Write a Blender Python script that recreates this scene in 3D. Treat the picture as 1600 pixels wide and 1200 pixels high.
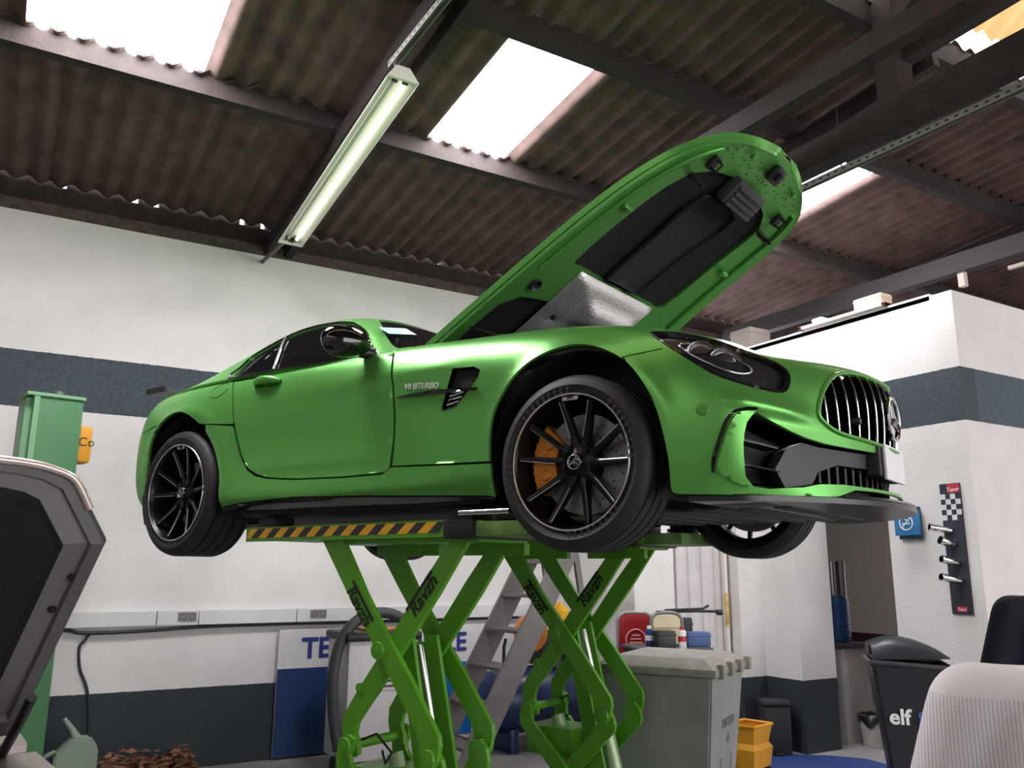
import bpy, bmesh, math, random
import numpy as np
from mathutils import Vector, Matrix
from mathutils.geometry import delaunay_2d_cdt
random.seed(7)
scene = bpy.context.scene
COL = scene.collection
for o in list(bpy.data.objects): bpy.data.objects.remove(o)

# ---------------------------------------------------------------- camera
CAM_R, CAM_U, CAM_F = (.859507, -.511099, .004986), (-.114049, -.182267, .976612), (.498237, .839974, .214950)
cd = bpy.data.cameras.new('camera'); cd.sensor_width = 36; cd.lens = 1318.914/1600*36; cd.clip_start = .02
cam = bpy.data.objects.new('camera', cd); COL.objects.link(cam)
R_, U_, F_ = Vector(CAM_R), Vector(CAM_U), Vector(CAM_F)
cam.matrix_world = Matrix(((R_.x, U_.x, -F_.x, 0), (R_.y, U_.y, -F_.y, 0), (R_.z, U_.z, -F_.z, 1.55), (0, 0, 0, 1)))
scene.camera = cam

# ---------------------------------------------------------------- world, daylight, exposure
wd = bpy.data.worlds.new('overcast_sky'); scene.world = wd; wd.use_nodes = True
bg = wd.node_tree.nodes['Background']; bg.inputs['Color'].default_value = (.985, .98, .985, 1); bg.inputs['Strength'].default_value = 4.0
vs = scene.view_settings; vs.view_transform = 'Standard'; vs.look = 'None'; vs.gamma = 1; vs.exposure = 0.28; vs.use_curve_mapping = False

def area(name, loc, to, sx, sy, power, color=(1, 1, 1)):
    l = bpy.data.lights.new(name, 'AREA'); l.shape = 'RECTANGLE'; l.size = sx; l.size_y = sy; l.energy = power; l.color = color
    o = bpy.data.objects.new(name, l); COL.objects.link(o); o.location = loc
    o.rotation_euler = (Vector(to)-Vector(loc)).to_track_quat('-Z', 'Y').to_euler()
    return o
# ---------------------------------------------------------------- materials
MATS = {}
def mat(name, col, rough=.6, metal=0., noise=0., nscale=8., bump=0., bscale=60., spec=.5, emit=None, estr=0., alpha=None, trans=0., coat=0., col2=None, ior=None):
    if name in MATS: return MATS[name]
    m = bpy.data.materials.new(name); m.use_nodes = True; nt = m.node_tree; b = nt.nodes['Principled BSDF']
    def lin(c): return tuple(((v/255)/12.92 if v/255 <= .04045 else ((v/255+.055)/1.055)**2.4) for v in c)+(1,)
    c = lin(col)
    b.inputs['Base Color'].default_value = c; b.inputs['Roughness'].default_value = rough; b.inputs['Metallic'].default_value = metal
    b.inputs['Specular IOR Level'].default_value = spec
    if coat: b.inputs['Coat Weight'].default_value = coat; b.inputs['Coat Roughness'].default_value = .05
    if trans: b.inputs['Transmission Weight'].default_value = trans
    if ior: b.inputs['IOR'].default_value = ior
    if alpha is not None: b.inputs['Alpha'].default_value = alpha
    if emit: b.inputs['Emission Color'].default_value = lin(emit); b.inputs['Emission Strength'].default_value = estr
    if noise or bump or col2:
        tc = nt.nodes.new('ShaderNodeTexCoord'); n = nt.nodes.new('ShaderNodeTexNoise'); n.inputs['Scale'].default_value = nscale; n.inputs['Detail'].default_value = 6
        nt.links.new(tc.outputs['Object'], n.inputs['Vector'])
        if noise or col2:
            r = nt.nodes.new('ShaderNodeValToRGB'); nt.links.new(n.outputs['Fac'], r.inputs['Fac'])
            c2 = lin(col2) if col2 else tuple(max(0, v*(1-noise)) for v in c[:3])+(1,)
            r.color_ramp.elements[0].position = .32; r.color_ramp.elements[1].position = .68
            r.color_ramp.elements[0].color = c2; r.color_ramp.elements[1].color = c if col2 else tuple(min(1, v*(1+noise*.35)) for v in c[:3])+(1,)
            nt.links.new(r.outputs['Color'], b.inputs['Base Color'])
        if bump:
            n2 = nt.nodes.new('ShaderNodeTexNoise'); n2.inputs['Scale'].default_value = bscale; n2.inputs['Detail'].default_value = 4
            nt.links.new(tc.outputs['Object'], n2.inputs['Vector'])
            bp = nt.nodes.new('ShaderNodeBump'); bp.inputs['Strength'].default_value = bump; bp.inputs['Distance'].default_value = .01
            nt.links.new(n2.outputs['Fac'], bp.inputs['Height']); nt.links.new(bp.outputs['Normal'], b.inputs['Normal'])
    MATS[name] = m
    return m

# ---------------------------------------------------------------- mesh helpers
def obj(name, verts, faces, m, parent=None, smooth=False, label=None, kind=None):
    me = bpy.data.meshes.new(name); me.from_pydata([tuple(v) for v in verts], [], [tuple(f) for f in faces]); me.update()
    if m is not None: me.materials.append(m)
    if smooth: me.polygons.foreach_set('use_smooth', [True]*len(me.polygons))
    o = bpy.data.objects.new(name, me); COL.objects.link(o)
    if parent is not None: o.parent = parent
    if label: o['label'] = label
    if kind: o['kind'] = kind
    return o
def tag(o, label, cat, group=None):
    o['label'] = label; o['category'] = cat
    if group: o['group'] = group
    return o
def thing(name, label, cat, loc=(0, 0, 0), rz=0, group=None):
    o = bpy.data.objects.new(name, None); COL.objects.link(o); o.empty_display_size = .1
    o.location = loc; o.rotation_euler = (0, 0, rz)
    return tag(o, label, cat, group)
def struct(o): o['kind'] = 'structure'; return o
def autosmooth(o, ang=35):
    me = o.data
    me.polygons.foreach_set('use_smooth', [True]*len(me.polygons))
    try: me.set_sharp_from_angle(angle=math.radians(ang))
    except Exception: pass
    return o
class MB:
    """collects shapes into one mesh"""
    def __init__(s): s.v = []; s.f = []
    def add(s, v, f):
        n = len(s.v); s.v += [tuple(p) for p in v]; s.f += [tuple(i+n for i in q) for q in f]; return s
    def box(s, a, b, rot=None, org=None):
        (x0, y0, z0), (x1, y1, z1) = a, b
        v = [Vector(p) for p in ((x0,y0,z0),(x1,y0,z0),(x1,y1,z0),(x0,y1,z0),(x0,y0,z1),(x1,y0,z1),(x1,y1,z1),(x0,y1,z1))]
        if rot is not None:
            o = Vector(org) if org is not None else Vector(((x0+x1)/2, (y0+y1)/2, (z0+z1)/2))
            v = [o+rot@(p-o) for p in v]
        return s.add(v, ((0,3,2,1),(4,5,6,7),(0,1,5,4),(1,2,6,5),(2,3,7,6),(3,0,4,7)))
    def rbox(s, a, b, r=.01, rot=None, org=None):
        """box with chamfered edges"""
        bm = bmesh.new(); bmesh.ops.create_cube(bm, size=1)
        sx, sy, sz = (b[i]-a[i] for i in range(3)); c = Vector([(a[i]+b[i])/2 for i in range(3)])
        for v in bm.verts: v.co = Vector((v.co.x*sx, v.co.y*sy, v.co.z*sz))
        bmesh.ops.bevel(bm, geom=bm.edges[:], offset=min(r, min(sx, sy, sz)*.45), segments=2, affect='EDGES', profile=.6)
        bm.verts.index_update(); P = [v.co.copy() for v in bm.verts]
        o = Vector(org) if org is not None else c
        P = [c+p for p in P]
        if rot is not None: P = [o+rot@(p-o) for p in P]
        F = [[v.index for v in f.verts] for f in bm.faces]; bm.free()
        return s.add(P, F)
    def tube(s, pts, r, n=10, cap=True, closed=False):
        pts = [Vector(p) for p in pts]; rs = r if isinstance(r, (list, tuple)) else [r]*len(pts)
        V = []; F = []; m = len(pts)
        up = None
        for i, p in enumerate(pts):
            if closed: t = pts[(i+1) % m]-pts[i-1]
            else: t = pts[min(i+1, m-1)]-pts[max(i-1, 0)]
            t.normalize()
            if up is None: up = t.orthogonal().normalized()
            up = (up-t*up.dot(t)); up = up.normalized() if up.length > 1e-6 else t.orthogonal().normalized()
            w = t.cross(up)
            for k in range(n):
                a = 2*math.pi*k/n; V.append(p+(up*math.cos(a)+w*math.sin(a))*rs[i])
        for i in range(m if closed else m-1):
            j = (i+1) % m
            for k in range(n): F.append((i*n+k, i*n+(k+1) % n, j*n+(k+1) % n, j*n+k))
        if cap and not closed: F.append(tuple(range(n-1, -1, -1))); F.append(tuple((m-1)*n+k for k in range(n)))
        return s.add(V, F)
    def lathe(s, prof, n=32, axis='z', org=(0, 0, 0), a0=0, a1=2*math.pi):
        """prof: list of (radius, height)"""
        V = []; F = []; m = len(prof); full = abs(a1-a0-2*math.pi) < 1e-6; nn = n if full else n+1
        for k in range(nn):
            a = a0+(a1-a0)*k/n; c, q = math.cos(a), math.sin(a)
            for rr, h in prof:
                p = {'z': (rr*c, rr*q, h), 'y': (rr*c, h, rr*q), 'x': (h, rr*c, rr*q)}[axis]
                V.append((p[0]+org[0], p[1]+org[1], p[2]+org[2]))
        for k in range(n):
            j = (k+1) % nn
            for i in range(m-1): F.append((k*m+i, j*m+i, j*m+i+1, k*m+i+1))
        return s.add(V, F)
    def prism(s, poly, a, b, plane='xz', hole=None):
        """extrude a 2D polygon between a and b along the third axis"""
        mk = {'xz': lambda p, h: (p[0], h, p[1]), 'xy': lambda p, h: (p[0], p[1], h), 'yz': lambda p, h: (h, p[0], p[1])}[plane]
        n = len(poly)
        V = [mk(p, a) for p in poly]+[mk(p, b) for p in poly]
        F = [tuple(range(n)), tuple(range(2*n-1, n-1, -1))]+[(i, i+n, (i+1) % n+n, (i+1) % n) for i in range(n)]
        return s.add(V, F)
    def xf(s, M, i0=0):
        s.v = s.v[:i0]+[tuple(M@Vector(p)) for p in s.v[i0:]]; return s
    def build(s, name, m, parent=None, smooth=None, label=None, kind=None, bevel=0):
        o = obj(name, s.v, s.f, m, parent, label=label, kind=kind)
        bm = bmesh.new(); bm.from_mesh(o.data); bmesh.ops.recalc_face_normals(bm, faces=bm.faces[:])
        if bevel: bmesh.ops.bevel(bm, geom=[e for e in bm.edges if len(e.link_faces) == 2 and e.calc_face_angle(0) > .6], offset=bevel, segments=2, affect='EDGES')
        bm.to_mesh(o.data); bm.free()
        if smooth is not None: autosmooth(o, smooth)
        return o
def copy_tree(o, parent=None):
    c = o.copy(); COL.objects.link(c)
    if parent is not None: c.parent = parent
    for ch in list(o.children): copy_tree(ch, c)
    return c
def sheet_xy(poly, n=None): return poly
FONT = None
def text_mesh(name, txt, size, m, M, parent=None, depth=.002, shear=0, label=None, align='CENTER', bold=0):
    cu = bpy.data.curves.new('letters', 'FONT'); cu.body = txt; cu.size = size; cu.extrude = depth; cu.align_x = align; cu.align_y = 'CENTER'; cu.shear = shear; cu.resolution_u = 3; cu.offset = bold
    to = bpy.data.objects.new('letters', cu); COL.objects.link(to)
    dg = bpy.context.evaluated_depsgraph_get(); dg.update()
    me = bpy.data.meshes.new_from_object(to.evaluated_get(dg)); bpy.data.objects.remove(to)
    me.name = name; me.transform(M); me.materials.clear(); me.materials.append(m)
    o = bpy.data.objects.new(name, me); COL.objects.link(o)
    if parent is not None: o.parent = parent
    if label: o['label'] = label
    return o
def frame(x, y, z, o):
    """matrix with the given axes and origin"""
    x, y, z, o = Vector(x), Vector(y), Vector(z), Vector(o)
    return Matrix(((x.x, y.x, z.x, o.x), (x.y, y.y, z.y, o.y), (x.z, y.z, z.z, o.z), (0, 0, 0, 1)))
def inside(pt, poly):
    x, y = pt; c = False; j = len(poly)-1
    for i in range(len(poly)):
        xi, yi = poly[i]; xj, yj = poly[j]
        if (yi > y) != (yj > y) and x < (xj-xi)*(y-yi)/(yj-yi)+xi: c = not c
        j = i
    return c
def smooth_poly(p, n=4, closed=True):
    """Catmull-Rom through the points"""
    out = []; m = len(p); rng = range(m if closed else m-1)
    for i in rng:
        g = lambda k: p[k % m] if closed else p[min(max(k, 0), m-1)]
        a, b, c, d = g(i-1), g(i), g(i+1), g(i+2)
        for k in range(n):
            t = k/n
            out.append(tuple(.5*((2*b[q])+(-a[q]+c[q])*t+(2*a[q]-5*b[q]+4*c[q]-d[q])*t*t+(-a[q]+3*b[q]-3*c[q]+d[q])*t**3) for q in range(len(b))))
    if not closed: out.append(tuple(p[-1]))
    return out
# ---------------------------------------------------------------- the workshop
def wall_paint(name, dado=.609, b0=2.767, b1=3.218, white=(222, 218, 216), dark=(58, 66, 74), dado_col=(42, 50, 55)):
    """painted plaster: white with a dark dado and a dark band, by height"""
    m = bpy.data.materials.new(name); m.use_nodes = True; nt = m.node_tree; bs = nt.nodes['Principled BSDF']; bs.inputs['Roughness'].default_value = .75
    lin = lambda c: tuple(((v/255)/12.92 if v/255 <= .04045 else ((v/255+.055)/1.055)**2.4) for v in c)+(1,)
    geo = nt.nodes.new('ShaderNodeNewGeometry'); sep = nt.nodes.new('ShaderNodeSeparateXYZ'); nt.links.new(geo.outputs['Position'], sep.inputs[0])
    n = nt.nodes.new('ShaderNodeTexNoise'); n.inputs['Scale'].default_value = 3; n.inputs['Detail'].default_value = 8; nt.links.new(geo.outputs['Position'], n.inputs['Vector'])
    n3 = nt.nodes.new('ShaderNodeTexNoise'); n3.inputs['Scale'].default_value = 45; n3.inputs['Detail'].default_value = 5; nt.links.new(geo.outputs['Position'], n3.inputs['Vector'])
    wob = nt.nodes.new('ShaderNodeMath'); wob.operation = 'MULTIPLY_ADD'; nt.links.new(n3.outputs['Fac'], wob.inputs[0]); wob.inputs[1].default_value = .012; nt.links.new(sep.outputs['Z'], wob.inputs[2])
    def gt(v, inv=False):
        q = nt.nodes.new('ShaderNodeMath'); q.operation = 'LESS_THAN' if inv else 'GREATER_THAN'; nt.links.new(wob.outputs[0], q.inputs[0]); q.inputs[1].default_value = v+.006; return q.outputs[0]
    def mul(a, c):
        q = nt.nodes.new('ShaderNodeMath'); q.operation = 'MULTIPLY'; nt.links.new(a, q.inputs[0]); nt.links.new(c, q.inputs[1]); return q.outputs[0]
    def ramp(fac, c, k0, k1):
        r = nt.nodes.new('ShaderNodeValToRGB'); nt.links.new(fac, r.inputs['Fac']); r.color_ramp.elements[0].position = .3; r.color_ramp.elements[1].position = .7
        r.color_ramp.elements[0].color = tuple(v*k0 for v in lin(c)[:3])+(1,); r.color_ramp.elements[1].color = tuple(min(1, v*k1) for v in lin(c)[:3])+(1,); return r.outputs['Color']
    w = ramp(n.outputs['Fac'], white, .93, 1.03); d = ramp(n3.outputs['Fac'], dark, .72, 1.3); e = ramp(n3.outputs['Fac'], dado_col, .85, 1.15)
    def mix(f, a, c):
        q = nt.nodes.new('ShaderNodeMix'); q.data_type = 'RGBA'; nt.links.new(f, q.inputs[0]); nt.links.new(a, q.inputs[6]); nt.links.new(c, q.inputs[7]); return q.outputs[2]
    c = mix(mul(gt(b0), gt(b1, True)), w, d)
    c = mix(gt(dado, True), c, e)
    nt.links.new(c, bs.inputs['Base Color'])
    bp = nt.nodes.new('ShaderNodeBump'); bp.inputs['Strength'].default_value = .25; bp.inputs['Distance'].default_value = .01; nt.links.new(n3.outputs['Fac'], bp.inputs['Height']); nt.links.new(bp.outputs['Normal'], bs.inputs['Normal'])
    return m
M_PAINT = wall_paint('painted_plaster')
M_PAINT2 = wall_paint('painted_plaster_block', dado=.609, b0=2.767, b1=3.218, dark=(56, 66, 72))
M_WPLAIN = mat('white_plaster', (222, 218, 216), .8, noise=.06, nscale=3, bump=.2, bscale=45)
M_CONC = mat('grey_floor', (150, 148, 146), .65, noise=.22, nscale=2.5, bump=.1, bscale=30)
M_WOODD = mat('dark_timber', (44, 34, 32), .85, noise=.4, nscale=9, bump=.4, bscale=40)
M_ROOF = mat('old_roof_sheet', (98, 78, 74), .9, noise=.4, nscale=5, bump=.35, bscale=35)
M_SKY = mat('skylight_sheet', (235, 240, 250), .5, emit=(252, 250, 252), estr=27)

def wbox(name, a, b, m): return struct(MB().box(a, b).build(name, m))
fl = wbox('floor', (-6, -9, -.1), (16, 8, 0), M_CONC)
struct(MB().prism([(3.6,4.9),(5.3,5.75),(5.9,5.78),(6.18,5.40),(6.30,5.32),(6.50,5.05),(6.40,4.4),(4.6,3.9)], .0005, .004, 'xy').build('floor_paint', mat('blue_floor_paint', (40, 66, 128), .55, noise=.2, nscale=4)))
bw = wbox('wall_back', (-6, 7.48, 0), (5.06, 7.7, 4.36), M_PAINT)
wbox('wall_left', (-6.2, -9, 0), (-6, 7.7, 5.2), M_WPLAIN)
wbox('wall_front_unseen', (-6, -9.2, 0), (.5, -9, 6.3), M_WPLAIN)  # unseen wall, its length set by how much daylight the opening lets in
wbox('wall_front_right', (15.8, -9, 0), (16, 8, 6.3), M_WPLAIN)
# right-hand block with its doorway
wbox('wall_right_back', (6.65, 5.95, 0), (6.85, 7.7, 3.88), M_PAINT2)
wbox('wall_right_lintel', (6.65, 4.745, 2.25), (6.85, 5.95, 3.88), M_PAINT2)
wbox('wall_right_jamb', (6.65, 3.95, 0), (6.85, 4.745, 3.88), wall_paint('painted_plaster_jamb', dado=-1))
wbox('wall_right_face', (6.85, 3.95, 0), (13, 4.15, 3.88), wall_paint('painted_plaster_face_lit', dado=-1, dark=(70, 82, 90)))  # band colour lightened here, strong daylight on this face put into the paint
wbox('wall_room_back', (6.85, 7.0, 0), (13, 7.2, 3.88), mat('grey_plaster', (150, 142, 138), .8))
wbox('wall_room_top', (6.65, 4.15, 3.84), (13, 7.2, 3.9), M_WPLAIN)
# piers between the back wall and the block
wbox('wall_pier', (5.06, 6.30, 0), (5.54, 7.7, 4.5), M_PAINT)
wbox('wall_pillar', (6.20, 5.41, 0), (6.65, 5.95, 3.4), M_PAINT2)
wbox('wall_pillar_return', (5.90, 5.82, 0), (6.20, 5.99, 3.4), M_PAINT2)
# pale corrugated door between the piers
door = struct(bpy.data.objects.new('door_1', None)); COL.objects.link(door); door.location = (5.54, 6.35, 0)
M_DOORW = mat('pale_steel_door', (214, 208, 208), .5, noise=.08)
dirx = Vector((5.90-5.54, 5.95-6.35, 0)); L = dirx.length; dirx.normalize(); nrm = Vector((dirx.y, -dirx.x, 0))
k = 0; u = 0.
while u < L-.01:
    for (w_, h0, h1) in ((.05, 0, 0), (.012, 0, .02), (.045, .02, .02), (.012, .02, 0)):
        a, c = dirx*u+nrm*h0, dirx*min(L, u+w_)+nrm*h1
        if h0 == h1 or True:
            MB().add([a+Vector((0,0,.02)), c+Vector((0,0,.02)), c+Vector((0,0,3.3)), a+Vector((0,0,3.3)), a-nrm*.01+Vector((0,0,.02)), c-nrm*.01+Vector((0,0,.02)), c-nrm*.01+Vector((0,0,3.3)), a-nrm*.01+Vector((0,0,3.3))], ((0,1,2,3),(7,6,5,4),(0,4,5,1),(3,2,6,7))).build('door_rib' if h0 == h1 == .02 else 'door_panel', M_DOORW, door)
        u += w_
pipe = thing('wall_pipe', 'thin pale pipe with a worn yellow patch, upright beside the corrugated door', 'pipe', (5.845, 5.93, 0))
MB().tube([(0,0,.0),(0,0,3.3)], .018, 10).build('pipe_run', mat('pipe_cream', (226, 220, 206), .5), pipe, 50)
MB().tube([(0,0,1.05),(0,0,1.35)], .0215, 10).build('worn_sleeve', mat('pipe_yellow', (206, 178, 110), .6, noise=.4, nscale=30), pipe, 50)

# roof: purlins, rafters and separate corrugated sheets under one ceiling object
RZ = lambda y: 4.66+.1*(7.48-y)
ceil = struct(bpy.data.objects.new('ceiling', None)); COL.objects.link(ceil)
PITCH = .177
def sheet_mesh(w, y0, y1, lift, amp=.026, n=8):
    V = []; F = []; nx = int(round(w/PITCH*n))
    for i in range(nx+1):
        x = w*i/nx; z = amp*math.cos(2*math.pi*x/PITCH)
        for (y, ) in ((y0,), (y1,)): V.append((x, y, RZ(y)+lift+z))
    for i in range(nx+1):
        x = w*i/nx; z = amp*math.cos(2*math.pi*x/PITCH)
        for (y, ) in ((y0,), (y1,)): V.append((x, y, RZ(y)+lift+z+.008))
    b = 2*(nx+1)
    for i in range(nx): F += [(2*i, 2*i+1, 2*i+3, 2*i+2), (b+2*i+2, b+2*i+3, b+2*i+1, b+2*i)]
    me = bpy.data.meshes.new('roof_sheet'); me.from_pydata(V, [], F); me.polygons.foreach_set('use_smooth', [True]*len(F)); return me
SW = PITCH*6
rows = [(7.52, 5.52, 0.0), (5.66, 4.02, .012), (4.16, 2.93, .024)]
sky_at = {1: [(-.24, .83), (2.50, 3.22), (5.58, 6.25)]}
for r_i, (y0, y1, lift) in enumerate(rows):
    me = sheet_mesh(SW, y0, y1, lift); me.materials.append(M_ROOF)
    x = -6.2
    segs = sky_at.get(r_i, [])
    spans = []; cur = -6.2
    for (a, c) in segs: spans.append((cur, a)); cur = c
    spans.append((cur, 13.6))
    for (a, c) in spans:
        n = max(1, int((c-a)//(SW-.03)))
        for k in range(n):
            o = bpy.data.objects.new('roof_sheet', me); COL.objects.link(o); o.parent = ceil; o.location = (a+k*(SW-.03), 0, .004*(k % 2))
        rest = c-(a+n*(SW-.03))
        if rest > .02:
            m2 = sheet_mesh(rest, y0, y1, lift); m2.materials.append(M_ROOF); o = bpy.data.objects.new('roof_sheet', m2); COL.objects.link(o); o.parent = ceil; o.location = (c-rest, 0, .006)
    for (a, c) in segs:
        m2 = sheet_mesh(c-a, y0, 4.11 if a < 5 else 4.3, lift+.004); m2.materials.append(M_SKY); o = bpy.data.objects.new('skylight_sheet', m2); COL.objects.link(o); o.parent = ceil; o.location = (a, 0, 0)
        o['label'] = 'bright translucent skylight sheet'
# front slope beyond the ridge opening
me = bpy.data.meshes.new('roof_sheet')
def slope_sheet(w, y0, z0, y1, z1, m, amp=.026):
    V = []; F = []; nx = int(round(w/PITCH*8))
    for i in range(nx+1):
        x = w*i/nx; q = amp*math.cos(2*math.pi*x/PITCH); V += [(x, y0, z0+q), (x, y1, z1+q)]
    for i in range(nx): F.append((2*i, 2*i+1, 2*i+3, 2*i+2))
    me = bpy.data.meshes.new('roof_sheet'); me.from_pydata(V, [], F); me.polygons.foreach_set('use_smooth', [True]*len(F)); me.materials.append(m); return me
M_AMB = mat('amber_roof_sheet', (190, 150, 98), .8, noise=.5, nscale=7)
nt_ = M_AMB.node_tree; tl_ = nt_.nodes.new('ShaderNodeBsdfTranslucent'); tl_.inputs['Color'].default_value = (.62, .40, .17, 1); mxs = nt_.nodes.new('ShaderNodeMixShader'); mxs.inputs[0].default_value = .35
nt_.links.new(nt_.nodes['Principled BSDF'].outputs[0], mxs.inputs[1]); nt_.links.new(tl_.outputs[0], mxs.inputs[2]); nt_.links.new(mxs.outputs[0], nt_.nodes['Material Output'].inputs['Surface'])
m1 = slope_sheet(SW, 2.80, 5.19, 1.75, 5.95, M_AMB); m2 = slope_sheet(SW, 1.75, 5.95, -9.2, 5.6, M_ROOF)
k = -6.2
while k < 14:
    for mm in (m1, m2):
        o = bpy.data.objects.new('roof_sheet', mm); COL.objects.link(o); o.parent = ceil; o.location = (k, 0, 0)
    k += SW-.02
def beam(name, a, c, w, h, m=None, parent=ceil, roll=Vector((0, 0, 1))):
    a, c = Vector(a), Vector(c); d = (c-a).normalized(); s = d.cross(roll).normalized(); u = s.cross(d)
    V = [p+s*i*w/2+u*j*h/2 for p in (a, c) for i, j in ((-1,-1),(1,-1),(1,1),(-1,1))]
    return MB().add(V, ((0,3,2,1),(4,5,6,7),(0,1,5,4),(1,2,6,5),(2,3,7,6),(3,0,4,7))).build(name, m or M_WOODD, parent)
for y in (5.59, 4.09, 2.98): beam('purlin', (-6, y, RZ(y)-.055), (13.5, y, RZ(y)-.055), .08, .17)
for x in (-2.2, 1.82, 2.0, 5.0, 8.2):
    beam('rafter', (x, 7.5, RZ(7.5)-.20), (x, 2.9, RZ(2.9)-.20), .07, .14)
# truss along the fourth bay
TX = 4.49
beam('tie_beam', (TX, 4.6, 4.31), (TX-.05, -2.0, 4.31), .14, .19)
beam('truss_post', (TX, 2.88, 4.21), (TX, 2.88, 5.75), .16, .15, roll=Vector((0, 1, 0)))
beam('truss_brace', (TX+.04, 2.82, 4.72), (TX+.30, 1.2, 4.98), .10, .12)
beam('truss_brace', (TX-.05, 2.85, 4.80), (TX-.35, 1.9, 5.45), .10, .12)
beam('tie_beam', (3.92, 4.7, 4.45), (3.93, -1.0, 4.45), .10, .14)
beam('ridge_beam', (-6, 2.2, 5.45), (13.5, 2.2, 5.45), .10, .16)
# plate and filling over the back wall; a few gaps let the daylight through
M_BRICKD = mat('dark_brick', (86, 74, 68), .9, noise=.4, nscale=14, bump=.5, bscale=30)  # brown-grey brick with randomly darker blotches
wp = struct(MB().box((-6, 7.50, 4.36), (13.5, 7.66, 4.47)).build('trim_1', M_BRICKD))
M_PLATE = mat('wall_plate_dark', (52, 40, 38), .9, noise=.4, nscale=12)
beam('wall_plate', (-6, 7.60, 4.555), (13.5, 7.60, 4.555), .14, .17, M_PLATE)
gaps = [.10, .66, .83, 1.58, 1.77, 3.60, 4.22]; cur = -6.
for gx in gaps+[13.5]:
    beam('eaves_filler', (cur, 7.60, 4.69), (gx-.03, 7.60, 4.69), .12, .10, M_PLATE); cur = gx+.03
# dark beam and light pipe over the block
beam('steel_beam', (7.5, 7.4, 4.40), (7.5, -4, 4.40), .12, .18, mat('dark_steel_beam', (48, 44, 46), .7))
pr = thing('conduit_pipe', 'thin pale conduit pipe above the white block near the roof', 'pipe', (7.5, 0, 4.22))
MB().tube([(0, 3.9, 0), (0, -4, -.02)], .022, 8).build('conduit', mat('pale_conduit', (190, 182, 172), .6), pr, 50)
MB().box((-.03, 4.30, -.05), (.03, 4.36, .10)).build('conduit_clip', mat('pale_conduit', (190, 182, 172), .6), pr)
# ---------------------------------------------------------------- body surfaces
# B: lower body, columns run from the rear centre round the right side to the
# nose centre, rows run from the sill up to the inner edge of the shoulder.
def _col(x, y, z):
    n = 8
    f = lambda a: [a]*n if not isinstance(a, (list, tuple)) else list(a)
    return np.array([f(x), f(y), f(z)], float).T
BODY = np.stack([
 _col([-3.50,-3.54,-3.57,-3.58,-3.57,-3.55,-3.52,-3.40], 0, [.32,.38,.48,.60,.72,.85,.96,.99]),
 _col([-3.48,-3.52,-3.55,-3.56,-3.55,-3.53,-3.49,-3.38], -.40, [.32,.38,.48,.60,.72,.85,.96,.99]),
 _col([-3.38,-3.43,-3.46,-3.47,-3.46,-3.43,-3.37,-3.27], [-.70,-.72,-.73,-.73,-.73,-.71,-.66,-.58], [.31,.37,.47,.59,.71,.84,.95,.99]),
 _col(-3.27, [-.80,-.85,-.87,-.875,-.87,-.85,-.79,-.68], [.30,.36,.46,.58,.70,.83,.95,1.0]),
 _col(-3.08, [-.87,-.92,-.94,-.945,-.945,-.92,-.84,-.70], [.27,.34,.45,.58,.71,.85,.97,1.02]),
 _col(-2.85, [-.92,-.95,-.97,-.98,-.985,-.95,-.86,-.70], [.25,.32,.44,.58,.72,.86,.98,1.03]),
 _col(-2.60, [-.93,-.96,-.975,-.985,-.99,-.955,-.865,-.71], [.24,.31,.43,.58,.73,.87,.985,1.03]),
 _col(-2.35, [-.94,-.965,-.97,-.97,-.97,-.94,-.865,-.74], [.24,.305,.43,.58,.73,.87,.985,1.02]),
 _col(-2.10, [-.94,-.985,-.95,-.937,-.945,-.925,-.865,-.78], [.235,.30,.42,.57,.73,.87,.98,1.0]),
 _col(-1.80, [-.92,-.99,-.93,-.915,-.93,-.92,-.87,-.80], [.23,.285,.41,.56,.72,.86,.975,.985]),
 _col(-1.50, [-.92,-.99,-.925,-.91,-.925,-.915,-.87,-.80], [.225,.28,.41,.56,.72,.86,.965,.975]),
 _col(-1.20, [-.91,-.985,-.925,-.915,-.925,-.915,-.865,-.79], [.22,.28,.41,.56,.72,.86,.967,.98]),
 _col(-.90, [-.91,-.98,-.932,-.925,-.93,-.915,-.86,-.76], [.22,.28,.41,.56,.72,.855,.962,.98]),
 _col(-.60, [-.91,-.955,-.95,-.945,-.945,-.925,-.85,-.72], [.22,.285,.415,.56,.72,.85,.95,.965]),
 _col(-.35, [-.92,-.955,-.965,-.965,-.965,-.935,-.85,-.70], [.22,.29,.42,.57,.72,.845,.94,.955]),
 _col(-.10, [-.93,-.96,-.975,-.98,-.975,-.935,-.845,-.69], [.215,.29,.42,.57,.71,.83,.92,.945]),
 _col(.15, [-.93,-.96,-.975,-.98,-.97,-.92,-.83,-.68], [.215,.29,.42,.56,.70,.81,.885,.91]),
 _col(.38, [-.93,-.95,-.965,-.965,-.95,-.90,-.81,-.67], [.198,.285,.41,.55,.67,.76,.825,.845]),
 _col(.55, [-.88,-.905,-.92,-.92,-.905,-.86,-.77,-.64], [.193,.275,.39,.52,.63,.71,.765,.785]),
 _col([.68,.69,.69,.68,.665,.65,.63,.60], [-.76,-.79,-.81,-.81,-.79,-.74,-.68,-.58], [.19,.265,.38,.50,.61,.68,.73,.75]),
 _col([.80,.80,.79,.785,.775,.755,.72,.66], -.55, [.19,.255,.36,.47,.58,.66,.715,.735]),
 _col([.895,.89,.885,.89,.895,.88,.835,.74], -.30, [.185,.245,.34,.45,.57,.665,.725,.745]),
 _col([.935,.93,.93,.955,.96,.95,.905,.77], 0, [.185,.245,.34,.45,.57,.67,.735,.755]),
])
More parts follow.
